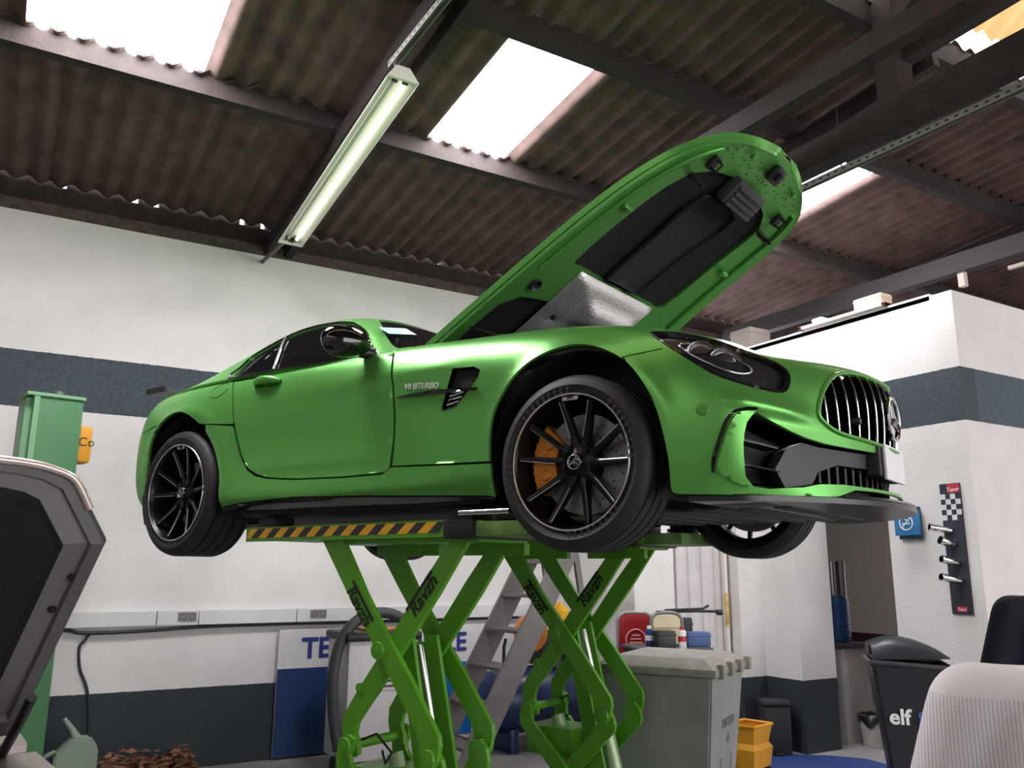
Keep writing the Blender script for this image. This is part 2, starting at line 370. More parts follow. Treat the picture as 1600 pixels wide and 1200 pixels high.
# G: glasshouse, columns run from the cowl to the tail, rows from the belt line to the roof centre
_g = lambda x, *yz: np.array([[x, a, b] for a, b in yz], float)
ROOF = np.stack([
 _g(-.95, (-0.84,0.94),(-0.8,0.965),(-0.72,0.985),(-0.6,1),(-0.3,1.01),(0,1.015)),
 _g(-1.15, (-0.86,0.945),(-0.83,0.97),(-0.76,1.01),(-0.65,1.05),(-0.33,1.09),(0,1.1)),
 _g(-1.35, (-0.865,0.95),(-0.8,1.026),(-0.73,1.114),(-0.63,1.19),(-0.33,1.23),(0,1.24)),
 _g(-1.55, (-0.87,0.955),(-0.79,1.069),(-0.71,1.181),(-0.61,1.275),(-0.33,1.325),(0,1.335)),
 _g(-1.80, (-0.875,0.965),(-0.78,1.099),(-0.695,1.221),(-0.59,1.32),(-0.33,1.375),(0,1.39)),
 _g(-2.10, (-0.875,0.975),(-0.78,1.099),(-0.69,1.221),(-0.58,1.32),(-0.33,1.375),(0,1.385)),
 _g(-2.40, (-0.87,0.985),(-0.77,1.079),(-0.68,1.181),(-0.57,1.275),(-0.33,1.33),(0,1.345)),
 _g(-2.70, (-0.86,0.99),(-0.76,1.049),(-0.67,1.131),(-0.56,1.205),(-0.33,1.265),(0,1.28)),
 _g(-3.00, (-0.83,0.98),(-0.74,1.0245),(-0.65,1.0705),(-0.55,1.115),(-0.33,1.165),(0,1.175)),
 _g(-3.30, (-0.75,0.97),(-0.68,0.9945),(-0.62,1.0305),(-0.52,1.055),(-0.33,1.085),(0,1.09)),
 _g(-3.50, (-0.66,0.95),(-0.6,0.9745),(-0.54,0.9955),(-0.46,1.015),(-0.3,1.025),(0,1.03)),
])
# H: bonnet, closed, columns from hinge to nose, rows from the right edge to the middle
_hx = [-1.0,-.80,-.55,-.30,-.05,.20,.40,.56,.68,.75,.78]
_hw = [.77,.765,.75,.73,.71,.685,.65,.585,.46,.28,.10]
_hz = [.975,.955,.927,.905,.88,.848,.808,.775,.752,.737,.732]
HOOD = np.stack([np.array([[x, -w*k, z+b*.055*(1 if x<.4 else max(.35,1-(x-.4)/.5))] for k, b in ((1,0),(.9,.35),(.75,.62),(.5,.85),(.25,1.0),(0,1.0))], float)
                 for x, w, z in zip(_hx, _hw, _hz)])
def _ext(net, mirror_cols=False, mirror_last_row=False):
    M = np.array([1,-1,1.])
    a = net[1]*M if mirror_cols else 2*net[0]-net[1]
    b = net[-2]*M if mirror_cols else 2*net[-1]-net[-2]
    n = np.concatenate([a[None], net, b[None]])
    c = 2*n[:,0]-n[:,1]
    d = n[:,-2]*M if mirror_last_row else 2*n[:,-1]-n[:,-2]
    return np.concatenate([c[:,None], n, d[:,None]], 1)
NETS = {'B': _ext(BODY, True), 'G': _ext(ROOF, False, True), 'H': _ext(HOOD, False, True)}
def _bas(u, n):
    i = np.clip(np.floor(u).astype(int), 0, n-2); f = u-i
    w = np.stack([(1-f)**3, 3*f**3-6*f**2+4, -3*f**3+3*f**2+3*f+1, f**3], -1)/6
    return i, w
def surf(net, s, t):
    P = NETS[net]; s = np.asarray(s, float); t = np.asarray(t, float)
    i, ws = _bas(s, P.shape[0]-2); j, wt = _bas(t, P.shape[1]-2)
    out = np.zeros(s.shape+(3,))
    for a in range(4):
        for b in range(4):
            out += P[i+a, j+b]*(ws[..., a]*wt[..., b])[..., None]
    return out
def surfn(net, s, t, h=.01):
    s = np.asarray(s, float); t = np.asarray(t, float)
    n = np.cross(surf(net, s+h, t)-surf(net, s-h, t), surf(net, s, t+h)-surf(net, s, t-h))
    return n/np.maximum(np.linalg.norm(n, axis=-1, keepdims=True), 1e-9)
# ---------------------------------------------------------------- the sports car
car = thing('sports_car', 'satin green sports coupe with its bonnet open, raised on a green scissor lift', 'car', (2.698843, 2.981930, 1.613793), -math.radians(67.7504))
M_GREEN = mat('satin_green_paint', (98, 170, 80), .32, .58, spec=.5)
M_BLACKP = mat('satin_black_plastic', (20, 20, 22), .45)
M_GLOSSB = mat('gloss_black', (8, 8, 10), .08, 0, coat=.6)
M_GREYP = mat('dark_grey_plastic', (56, 54, 58), .5)
M_RUBBER = mat('tyre_rubber', (26, 25, 27), .62, bump=.15, bscale=90)
M_TINT = mat('tinted_glass', (10, 11, 13), .04, 0, spec=.6)
M_CHROME = mat('chrome', (225, 225, 228), .12, 1)
M_SHELL = mat('underseal_black', (13, 13, 14), .8)
M_RIM = mat('satin_black_alloy', (24, 24, 26), .3, .6)
M_RIMEDGE = mat('machined_alloy_and_glint', (205, 200, 196), .28, 1)
M_DISC = mat('brake_disc_grey', (128, 128, 132), .4, .4)
M_CALIPER = mat('gold_caliper', (196, 122, 34), .4, .3)
M_FOIL = mat('crinkled_foil', (228, 226, 226), .38, .85, bump=.35, bscale=90)
M_WOOL = mat('bonnet_insulation', (24, 23, 26), .95, bump=.3, bscale=120, noise=.3, nscale=20)
M_WHITE = mat('white_enamel', (238, 238, 238), .4)

AS = {'B': 2.0, 'G': 1.6, 'H': 1.6}       # aspect of the parameter plane
def disp(net, s, t):
    s = np.asarray(s, float); t = np.asarray(t, float); d = np.zeros(s.shape)
    if net == 'B':
        P = surf('B', s, t); x, z = P[..., 0], P[..., 2]
        # rolled lips round the wheel openings
        for cx, cz, R in ((.008, .372, .405), (-2.615, .385, .425)):
            q = np.hypot(x-cx, z-cz)-R
            d += .012*np.exp(-(q/.035)**2)*(z > .2)
        # crease that runs back from the side vent, and the soft door scallop under it
        w = np.clip((s-8.2)/3, 0, 1)*np.clip((13.2-s)/.6, 0, 1)
        q = t-4.55
        d += w*(.010*np.exp(-(np.clip(q, 0, 9)/.5)**2-(np.clip(-q, 0, 9)/.12)**2))
        # fold along the foot of the door
        w = np.clip((s-8.1)/.8, 0, 1)*np.clip((11.9-s)/.4, 0, 1); q = t-2.12
        d += w*(.012*np.exp(-(np.clip(q, 0, 9)/.7)**2-(np.clip(-q, 0, 9)/.14)**2))
        # brow over the side intakes
        w = np.clip((s-18.2)/.5, 0, 1)*np.clip((20.2-s)/.7, 0, 1); q = t-3.0
        d += w*(.022*np.exp(-(np.clip(q, 0, 9)/.45)**2-(np.clip(-q, 0, 9)/.16)**2))
    return d
def spos(net, s, t, off=0.):
    n = surfn(net, s, t)*(-1 if net == 'G' else 1)
    return surf(net, s, t)+n*(disp(net, s, t)+off)[..., None], n
def densify(poly, step, a):
    out = []
    for i in range(len(poly)):
        p, q = poly[i], poly[(i+1) % len(poly)]
        k = max(1, int(math.ceil(math.hypot(q[0]-p[0], (q[1]-p[1])/a*1.0)/step)))
        for j in range(k): out.append((p[0]+(q[0]-p[0])*j/k, p[1]+(q[1]-p[1])*j/k))
    return out
def patch(net, outer, holes=(), off=0., thick=.014, step=.14, nolip=None, xform=None):
    """a curved panel cut out of a body surface: verts, faces"""
    a = AS[net]; polys = [densify(p, step, a) for p in [outer, *holes]]
    pts = []; edges = []
    for p in polys:
        b = len(pts); pts += p; edges += [(b+i, b+(i+1) % len(p)) for i in range(len(p))]
    bnd = np.array(pts)
    s0, s1 = min(p[0] for p in polys[0]), max(p[0] for p in polys[0]); t0, t1 = min(p[1] for p in polys[0]), max(p[1] for p in polys[0])
    st = step*1.0
    sv = np.arange(math.ceil(s0/st)*st, s1, st); tv = np.arange(math.ceil(t0/(st))*st, t1, st)
    for x in sv:
        for y in tv:
            if np.min(np.hypot(bnd[:, 0]-x, bnd[:, 1]-y)) < st*.45: continue
            if inside((x, y), polys[0]) and not any(inside((x, y), h) for h in polys[1:]): pts.append((float(x), float(y)))
    V, _, F, *_ = delaunay_2d_cdt([Vector(p) for p in pts], edges, [], 0, 1e-5)
    tri = []
    for f in F:
        c = (sum(V[i][0] for i in f)/len(f), sum(V[i][1] for i in f)/len(f))
        if inside(c, polys[0]) and not any(inside(c, h) for h in polys[1:]): tri.append(tuple(f))
    S = np.array([v[0] for v in V]); T = np.array([v[1] for v in V])
    P, N = spos(net, S, T, off)
    Q = P-N*thick
    flip = net == 'G'
    faces = [f[::-1] if flip else f for f in tri]
    verts = [tuple(p) for p in P]
    cnt = {}
    for f in faces:
        for i in range(len(f)):
            e = (f[i], f[(i+1) % len(f)]); k = (min(e), max(e)); cnt.setdefault(k, []).append(e)
    lip = {}
    for k, es in cnt.items():
        if len(es) > 1 or not thick: continue
        i, j = es[0]
        if nolip and nolip(S[i], T[i]) and nolip(S[j], T[j]): continue
        for q in (i, j):
            if q not in lip:
                lip[q] = len(verts); verts.append(tuple(P[q])); verts.append(tuple(Q[q]))
        faces.append((j, i, lip[i]+1, lip[j]+1) if False else (lip[j], lip[i], lip[i]+1, lip[j]+1))
    if xform is not None: verts = [tuple(xform(v)) for v in verts]
    return verts, faces
def mirror(vf): v, f = vf; return [(p[0], -p[1], p[2]) for p in v], [q[::-1] for q in f]
def both(name, vf, m, parent=None, label=None, names=None):
    out = []
    for k, (v, f) in enumerate((vf, mirror(vf))):
        out.append(obj(name, v, f, m, parent or car, True, label))
    return out
def joined(name, vf, m, parent=None, label=None, weld=True):
    v1, f1 = vf; v2, f2 = mirror(vf); n = len(v1)
    o = obj(name, v1+v2, f1+[tuple(i+n for i in q) for q in f2], m, parent or car, True, label)
    if weld:
        bm = bmesh.new(); bm.from_mesh(o.data)
        bmesh.ops.remove_doubles(bm, verts=[v for v in bm.verts if abs(v.co.y) < 1e-4], dist=2e-4); bm.to_mesh(o.data); bm.free()
    return o
def bpt(s, t, off=0., net='B'):
    P, N = spos(net, np.array([s]), np.array([t]), off); return Vector(P[0]), Vector(N[0])

# --- outlines in surface parameters (right side) ---
ARCH_F = [(13.92,-.02),(13.9,.17),(13.87,1.27),(13.87,2.13),(13.93,2.87),(14.13,3.43),(14.43,4.03),(14.83,4.5),(15.33,4.77),(15.73,4.7),(16.1,4.43),(16.47,4.0),(16.77,3.37),(16.97,2.77),(17.1,2.03),(17.17,1.23),(17.15,.3),(17.16,-.02)]
ARCH_R = [(7.62,-.02),(7.6,.3),(7.53,1.53),(7.33,2.5),(7.07,3.23),(6.73,3.8),(6.3,4.27),(5.87,4.57),(5.47,4.6),(5.1,4.4),(4.8,3.9),(4.57,3.2),(4.47,2.37),(4.3,1.2),(4.2,-.02)]
ARCH_Fs = smooth_poly(ARCH_F, 3, False); ARCH_Rs = smooth_poly(ARCH_R, 3, False)
HEADL = [(16.63,5.57),(16.77,5.9),(17.3,6.17),(18.03,6.07),(18.9,5.77),(19.47,5.4),(19.67,5.03),(19.73,4.67),(19.67,4.13),(19.5,3.72),(19.07,3.63),(18.6,3.7),(18.07,3.9),(17.57,4.33),(17.07,4.87)]
HEADLs = smooth_poly(HEADL, 3)
GRILLE_H = [(22,5.25),(21.6,5.33),(21.2,5.45),(20.9,5.35),(20.6,5.0),(20.3,4.2),(20.13,3.33),(20.23,3.03),(20.53,2.8),(21.17,2.73),(22,2.62)]
INTAKE = [(18.9,2.8),(18.7,2.43),(18.6,1.8),(18.57,1.2),(18.57,.77),(18.7,.42),(19.03,.34),(19.67,.53),(20.0,.77),(20.5,.9),(21.17,.93),(22,.93),(22,2.4),(21.4,2.36),(20.83,2.32),(20.23,2.28),(19.83,2.33),(19.53,2.43),(19.17,2.63)]
VENT = [(12.97,4.53),(13.43,4.47),(13.57,4.33),(13.53,4.1),(13.27,3.6),(13.07,3.33),(12.8,3.27),(12.77,3.37),(12.87,3.83),(12.93,4.27)]
DOOR_F = [(11.42,6.35),(11.55,5.5),(11.68,4.57),(11.76,3.37),(11.77,2.43),(11.76,1.75)]
DOOR_B = [(11.63,1.58),(10.77,1.58),(9.6,1.66),(8.87,1.78),(8.53,1.93),(8.27,2.17),(8.03,2.63),(7.87,3.23),(7.73,3.87),(7.6,4.63),(7.37,5.37),(6.95,6.35)]
DOOR = DOOR_F+DOOR_B+[(8,6.4),(9.3,6.4),(10.5,6.4)]
g = .022     # half a shut line
def shift(pl, ds=0, dt=0): return [(a+ds, b+dt) for a, b in pl]
# door
door_vf = patch('B', [(a-g, b) for a, b in DOOR_F]+[(11.66,1.62)]+[(a+g*.7, b+g) for a, b in DOOR_B[1:-1]]+[(6.97,6.35),(8,6.4),(9.3,6.4),(10.5,6.4)])
doors = both('door', door_vf, M_GREEN)
# front wing: from the door to the headlamp, over the wheel
arch_top = [p for p in ARCH_Fs if p[1] >= 1.5 and p[0] < 16.42]
wing = [(a+g, b) for a, b in DOOR_F[::-1]][0:]
wing = [(11.78+g,1.82)]+[(a+g, b) for a, b in DOOR_F[::-1][1:]]+[(11.45,7)]+[(16.6,7),(16.62,6.4),(16.62,5.65),(16.66,5.50),(16.98,4.90),(17.0,4.72)]+[(16.37,4.20)]+arch_top[::-1]
i0 = max(i for i, p in enumerate(arch_top) if p[0] <= 16.37)
wing_vf = patch('B', wing, [VENT])
wings = both('front_wing', wing_vf, M_GREEN)
# sill below the door and wing
sill = [(7.62,.30),(8.0,.45),(9.03,.73),(9.67,.83),(11.3,.65),(13.43,.22),(13.89,.12),(13.88,1.5)]+[(12.8,1.63),(11.8,1.76),(11.63,1.53),(10.77,1.53),(9.6,1.61),(8.87,1.73),(8.5,1.87),(8.22,2.13),(7.98,2.60),(7.82,3.22),(7.70,3.72)]+[(6.87,3.86)]+[p for p in ARCH_Rs if p[0] > 6.75 and p[1] > .3][::-1]
sill_vf = patch('B', sill)
both('side_sill', sill_vf, M_GREEN)
# gloss black blade along the sill
blade = [(7.62,.02),(13.9,.02),(13.88,.10),(13.43,.18),(11.3,.60),(9.67,.78),(9.03,.68),(8.0,.40),(7.62,.25)]
both('sill_blade', patch('B', blade, off=.006, step=.2), M_GLOSSB)
# rear quarter
quarter = [(a-g*.7, b) for a, b in DOOR_B[-4:]][::-1]+[(7.69,3.80),(6.87,3.90)]+[p for p in ARCH_Rs if p[1] > 3.8 and p[0] < 6.85]+[(4.80,4.30),(4.0,4.25),(3.0,4.2),(2.9,6.98),(4,6.98),(5,6.98),(6,6.98),(6.9,6.98)]
qv = patch('B', quarter)
quarters = both('rear_quarter', qv, M_GREEN)
# rear bumper with the flare behind the wheel
rb = [(4.78,4.24)]+[p for p in ARCH_Rs if p[0] < 4.82 and p[1] < 4.2]+[(3,.0),(1.6,.0),(0,.0),(0,4.9),(1.5,4.9),(2.9,4.2),(4.0,4.20)]
rear_b = joined('rear_bumper', patch('B', rb, nolip=lambda s, t: s < .01), M_GREEN)
deck = [(0,4.95),(1.5,4.95),(2.86,4.25),(2.86,6.98),(1.5,6.98),(0,6.98)]
joined('tail_panel', patch('B', deck, nolip=lambda s, t: s < .01), M_GREEN)
both('tail_lamp', patch('B', [(.7,5.3),(2.4,5.0),(2.5,5.5),(.8,5.7)], off=.008), mat('red_lamp', (110, 8, 10), .15, coat=.5))
# front bumper
GR2 = [(a, b) for a, b in GRILLE_H]
fb = [(17.03+.0,4.68)]+[(16.40,4.16)]+[p for p in ARCH_Fs if p[0] > 16.4 and p[1] < 4.16 and p[1] > .0]+[(17.2,.03),(18.27,.03),(19.4,.06),(20.3,.18),(20.55,.5),(20.75,.72),(21.3,.78),(22,.78)]+INTAKE[11:12]
fb_outer = [(17.03,4.68),(16.40,4.16)]+[p for p in ARCH_Fs if p[0] > 16.45 and p[1] > .05]+[(17.2,.03),(18.27,.03),(19.4,.06),(20.3,.16),(20.55,.45),(20.75,.68),(21.3,.74),(22,.74),(22,.90),(21.17,.90),(20.5,.87),(20.0,.74),(19.67,.5),(19.03,.31),(18.68,.39),(18.54,.77),(18.54,1.2),(18.57,1.8),(18.67,2.45),(18.88,2.84),(19.19,2.67),(19.55,2.47),(19.84,2.37),(20.23,2.32),(20.83,2.36),(21.4,2.40),(22,2.44)]+GRILLE_H[::-1][:]+[(22,6.98),(20.5,6.98),(18.5,6.98),(16.66,6.98),(16.66,6.4),(16.66,5.75)]
hl_gap = [(a+(.03 if a > 18.5 else -.01), b) for a, b in HEADLs]
lower_hl = [p for p in HEADLs if True]
fb_final = fb_outer+[(16.70,5.50)]
front_bumper = joined('front_bumper', patch('B', fb_final, [HEADLs], nolip=lambda s, t: s > 21.99, step=.12), M_GREEN)

# dark inner skin behind the gaps, wheel houses and floor pan
inn = [(0,.05),(4.15,.05)]+ARCH_Rs[::-1]+[(7.7,.05),(13.8,.05)]+ARCH_Fs+[(17.3,.05),(18.4,.05),(18.4,2.9),(19.3,3.0),(20.0,3.0),(19.9,6.9),(0,6.9)]
joined('inner_body', patch('B', inn, off=-.022, thick=0, step=.28, nolip=lambda s, t: True), M_SHELL)
for sd in (-1, 1):
    for cx, cz, R in ((.008, .372, .40), (-2.615, .385, .42)):
        b = MB(); n = 28; V = []; F = []
        for i in range(n+1):
            a = math.radians(-28)+math.radians(236)*i/n
            for y in (.935, .55): V.append((cx+R*math.cos(a), sd*y, cz+R*math.sin(a)))
        for i in range(n): F.append((2*i, 2*i+1, 2*i+3, 2*i+2))
        F.append(tuple(range(1, 2*n+2, 2)))
        b.add(V, F); b.build('wheel_house', M_SHELL, car, 40)
b = MB()
b.prism([(-3.4,-.7),(-3.0,-.62),(-2.2,-.62),(-2.12,-.90),(-.48,-.90),(-.40,-.55),(.42,-.55),(.46,-.80),(.62,-.68),(.74,-.45),(.82,-.2),(.82,.2),(.74,.45),(.62,.68),(.46,.80),(.42,.55),(-.40,.55),(-.48,.90),(-2.12,.90),(-2.2,.62),(-3.0,.62),(-3.4,.7)], .205, .235, 'xy')
floor_pan = b.build('floor_pan', M_SHELL, car)
b = MB()      # ribs, ducts and fixings under the nose
for i in range(9): b.rbox((-.45+i*.13, -.52+.02*(i % 3), .165), (-.38+i*.13, .52, .21), .012)
for sd in (-1, 1):
    b.rbox((.43, sd*.62-.1, .17), (.66, sd*.62+.12, .215), .015)
    b.tube([(-.1, sd*.5, .25), (-.05, sd*.72, .27)], .022, 8); b.tube([(.12, sd*.5, .25), (.03, sd*.72, .24)], .02, 8)
    for k in range(5): b.lathe([(0, .185), (.012, .187), (.014, .2), (.014, .21)], 8, 'z', (.5+.05*(k % 2), sd*(.2+.13*k), 0))
b.build('undertray', mat('undertray_plastic', (26, 26, 27), .5, noise=.3), car, 40)

# splitter
sp = [(.44,-.88),(.60,-.82),(.74,-.68),(.86,-.48),(.94,-.25),(.965,0),(.94,.25),(.86,.48),(.74,.68),(.60,.82),(.44,.88)]
sps = smooth_poly(sp, 4, False)
b = MB(); b.prism(sps, .172, .192, 'xy'); sl = b.build('front_splitter', mat('splitter_black', (20, 20, 22), .3), car, 30)
b = MB(); lip = [p for p in sps if p[0] > .84]
b.tube([(p[0]*.995, p[1], .197) for p in lip], .008, 8); b.build('splitter_lip', mat('splitter_edge', (60, 60, 62), .25, .4), sl, 40)
both('bumper_corner', patch('B', [(17.25,.0),(18.3,.0),(18.3,.04),(17.25,.04)], off=.001, thick=.03), M_GREEN)

# intakes
intake_shell = joined('intake_back', patch('B', INTAKE, off=-.13, thick=0, step=.2, nolip=lambda s, t: True), mat('intake_dark', (10, 10, 11), .7))
ib = [(18.92,2.80),(18.60,2.74),(18.40,2.43),(18.24,1.87),(18.10,1.33),(18.06,.95),(18.30,.62),(18.60,.36),(18.68,.42),(18.56,.77),(18.56,1.2),(18.58,1.8),(18.68,2.43),(18.88,2.80)]
both('intake_blade', patch('B', smooth_poly(ib, 2), off=.020, thick=.05, step=.1), M_GREEN)
grv = [(18.9,2.93),(18.53,2.82),(18.29,2.45),(18.12,1.87),(17.98,1.33),(17.95,.88),(18.0,.88),(18.06,1.33),(18.20,1.87),(18.36,2.43),(18.57,2.76),(18.9,2.87)]
both('air_slit', patch('B', smooth_poly(grv, 2), off=.002, thick=.002, step=.08), M_GLOSSB)
for t0 in (1.15, 1.95):
    both('intake_slat', patch('B', [(18.6,t0),(19.35,t0-.10),(19.35,t0-.05),(18.6,t0+.08)], off=-.02, thick=.07, step=.2), M_BLACKP)
both('intake_wing', patch('B', [(19.45,.42),(19.67,.55),(20.0,.78),(20.15,1.35),(20.6,1.75),(22,1.85),(22,2.37),(20.83,2.30),(20.23,2.25),(19.9,2.28),(19.55,1.9),(19.3,1.2)], off=-.035, thick=.05), M_GREYP)
for k in range(9):
    s0 = 20.22+k*.2
    both('centre_slat', patch('B', [(s0,.95),(s0+.05,.95),(s0+.08,1.74),(s0+.03,1.74)], off=-.05, thick=.05, step=.2), M_BLACKP)
# grille
gb = joined('grille_back', patch('B', GRILLE_H, off=-.06, thick=0, step=.2, nolip=lambda s, t: True), mat('grille_dark', (8, 8, 9), .6))
def loopof(poly, off):
    pts = [bpt(a, c, off)[0] for a, c in densify(poly, .1, 2.0)]
    return pts
gl = smooth_poly(GRILLE_H, 3, False)
pts = [bpt(a, c, .003)[0] for a, c in gl]; pts2 = [Vector((p.x, -p.y, p.z)) for p in pts][::-1]
b = MB(); b.tube(pts+pts2[1:-1], .0085, 8, closed=True); b.build('grille_frame', M_GREEN, car, 50)
def gspan(s):
    lo = [c for a, c in gl]
    hit = []
    for (a, c), (a2, c2) in zip(gl[:-1], gl[1:]):
        if (a-s)*(a2-s) <= 0 and abs(a2-a) > 1e-6: hit.append(c+(c2-c)*(s-a)/(a2-a))
    return (min(hit), max(hit)) if len(hit) > 1 else None
for k in range(8):
    s0 = 20.34+k*.225
    sp_ = gspan(s0)
    if not sp_: continue
    t0, t1 = sp_[0]+.04, sp_[1]-.04
    for sd in (1, -1):
        if k == 7 and sd == -1: continue
        b = MB(); V = []; F = []; n = 12
        for i in range(n+1):
            P, N = bpt(s0, t0+(t1-t0)*i/n, -.012); w = Vector((.28, -.96, 0))*.006
            for q in (P-N*.045-w*.8, P-w, P+N*.004, P+w, P-N*.045+w*.8): V.append((q.x, q.y*sd, q.z))
        for i in range(n):
            for j in range(4): F.append((i*5+j, i*5+j+1, i*5+j+6, i*5+j+5))
        b.add(V, F); sl_ = b.build('grille_slat', M_GLOSSB, car, 40)
        b = MB(); b.tube([(lambda P: (P.x, P.y*sd, P.z))(bpt(s0, t0+(t1-t0)*i/n, -.007)[0]) for i in range(n+1)], .0042, 6); b.build('chrome_edge', M_CHROME, sl_, 60)
# round three-pointed star badge in the middle of the grille
P, N = bpt(22, 3.75, .002)
def star(c, nrm, up, R, m, parent, ring=.09, depth=.012, name='badge'):
    nrm = Vector(nrm).normalized(); up = Vector(up); up = (up-nrm*up.dot(nrm)).normalized(); rt = up.cross(nrm)
    b = MB(); b.tube([c+(up*math.cos(a)+rt*math.sin(a))*R for a in [2*math.pi*i/40 for i in range(40)]], R*ring, 8, closed=True)
    for k in range(3):
        a = 2*math.pi*k/3; d = up*math.cos(a)+rt*math.sin(a); e = rt*math.cos(a)-up*math.sin(a)
        tip = c+d*R*.97
        l, r_ = c+(d*.5+e*.866)*R*.16, c+(d*.5-e*.866)*R*.16
        b.add([tip, l, r_, c+nrm*depth, c], ((0, 1, 3), (0, 3, 2), (0, 2, 4), (0, 4, 1)))
    return b.build(name, m, parent, 30)
star(P, N, (0, 0, 1), .088, M_CHROME, car, name='grille_star')
b = MB(); b.lathe([(0, -.004), (.085, -.004), (.085, -.03), (0, -.03)], 32, 'x', (P.x, P.y, P.z)); b.build('star_disc', M_GLOSSB, car, 40)
b = MB(); P2, N2 = bpt(20.95, 3.35, .0); b.lathe([(0, .012), (.014, .010), (.016, 0), (.016, -.03)], 14, 'x', P2); b.build('front_camera', M_BLACKP, car, 40)
# number plate, blank white, and its dark carrier
b = MB(); b.rbox((.918, -.145, .285), (.932, .145, .425), .006); pl = b.build('number_plate', mat('plate_white', (236, 234, 236), .35), car, label='white number plate below the grille')
b = MB(); b.rbox((.86, -.185, .295), (.917, .185, .42), .01); b.build('plate_carrier', M_BLACKP, pl)
# parking sensor
for sd in (-1, 1):
    P, N = bpt(17.87, 2.7, .002); Mx = N.to_track_quat('Z', 'Y').to_matrix()
    V = []; F = []
    b = MB(); b.lathe([(0, .003), (.017, .003), (.019, 0), (.022, -.001), (.022, -.01)], 18)
    b.v = [((P+Mx@Vector(q)).x, (P+Mx@Vector(q)).y*(-sd), (P+Mx@Vector(q)).z) for q in b.v]; b.build('parking_sensor', mat('sensor_green', (66, 130, 36), .4), car, 40)

# headlamps
M_LENS = mat('headlamp_lens', (20, 22, 24), .02, 0, spec=.8, alpha=.16)
M_LAMPIN = mat('headlamp_chrome', (190, 192, 196), .15, 1)
ctr = (18.35, 4.95)
inset = lambda k, pl=HEADLs: [(ctr[0]+(a-ctr[0])*k, ctr[1]+(c-ctr[1])*k) for a, c in pl]
lamp_bk = both('headlamp_housing', patch('B', inset(.99), off=-.06, thick=0, step=.2, nolip=lambda s, t: True), mat('lamp_black', (12, 12, 13), .35))
both('headlamp_rim', patch('B', inset(.985), [inset(.93)], off=.001, thick=.03, step=.12), M_GLOSSB)
both('headlamp_lens', patch('B', inset(.97), off=.004, thick=.01, step=.14), M_LENS)
for k, h in enumerate(lamp_bk):
    sd = 1 if k == 0 else -1
    fl = lambda q: (q[0], q[1]*sd, q[2])
    ring = smooth_poly([(17.25,5.35),(17.7,5.55),(18.4,5.25),(18.95,4.75),(18.9,4.35),(18.55,4.22),(18.0,4.45),(17.5,4.85)], 5)
    b = MB(); b.tube([fl(bpt(a, c, -.018)[0]) for a, c in ring], .006, 6, closed=True); b.build('daylight_strip', M_LAMPIN, h, 60)
    for (a, c, r) in ((17.75, 5.05, .058), (18.38, 4.82, .062)):
        P, N = bpt(a, c, -.045); N = Vector((.62, -.72, -.05)).normalized(); Mx = N.to_track_quat('Z', 'Y').to_matrix()
        b = MB(); b.lathe([(0, .018), (r*.5, .014), (r*.8, .004), (r*.82, 0), (r, .004), (r*1.08, .012), (r*1.12, .0), (r, -.03)], 24)
        b.v = [fl(P+Mx@Vector(q)) for q in b.v]; b.build('projector', M_LAMPIN, h, 40)
    b = MB(); q0 = bpt(17.35, 5.3, -.03)[0]
    for j in range(3):
        a, c = 17.4+.07*j, 5.2-.1*j
        p0, p1 = bpt(a, c+.15, -.035)[0], bpt(a+.35, c-.2, -.045)[0]
        b.tube([fl(p0), fl(p1)], .012, 6)
    b.build('reflector_fin', M_LAMPIN, h, 40)
    b = MB()
    for (a, c) in ((19.25, 4.3), (19.42, 4.85)):
        p0, p1 = bpt(a, c-.28, -.03)[0], bpt(a, c+.25, -.03)[0]; b.tube([fl(p0), fl(p1)], .012, 6)
    b.build('side_reflector', M_LAMPIN, h, 40)

# side vent with blade and letters
for k, w_ in enumerate(wings):
    sd = 1 if k == 0 else -1
    vf = patch('B', VENT, off=-.045, thick=0, step=.15, nolip=lambda s, t: True); vf = vf if sd == 1 else mirror(vf)
    vb = obj('vent_back', *vf, mat('vent_dark', (9, 9, 10), .4), w_, True)
    vin = [(13.15+(a-13.15)*.93, 3.9+(c-3.9)*.95) for a, c in VENT]
    vf = patch('B', VENT, [vin], off=.003, thick=.03, step=.1); vf = vf if sd == 1 else mirror(vf); obj('vent_frame', *vf, M_GLOSSB, w_, True)
    for j in range(3):
        c = 3.42+.12*j
        vf = patch('B', [(12.84+.03*j,c),(13.12+.05*j,c+.05),(13.12+.05*j,c+.09),(12.84+.03*j,c+.05)], off=-.008, thick=.02, step=.1); vf = vf if sd == 1 else mirror(vf); obj('vent_louvre', *vf, M_CHROME, w_, True)
    vf = patch('B', [(11.8,3.88),(12.5,3.79),(13.52,3.70),(13.56,3.76),(12.7,3.90),(12.2,3.93)], off=.016, thick=.03, step=.12); vf = vf if sd == 1 else mirror(vf); obj('vent_blade', *vf, M_GLOSSB, w_, True)
    P0, N = bpt(12.33, 4.12, .006); P1, _ = bpt(12.0, 4.19, .006); P2, _ = bpt(12.66, 4.05, .006)
    if sd == 1:
        ax = (P2-P1).normalized(); Mx = frame(ax, N.cross(ax), N, P0); text_mesh('side_lettering', 'V8 BITURBO', .040, mat('badge_silver', (214, 216, 214), .3, .2), Mx, w_, .002)
    else:
        fl = lambda q: Vector((q.x, -q.y, q.z)); ax = (fl(P1)-fl(P2)).normalized(); n2 = fl(N); text_mesh('side_lettering', 'V8 BITURBO', .040, mat('badge_silver', (214, 216, 214), .3, .2), frame(ax, n2.cross(ax), n2, fl(P0)), w_, .002)
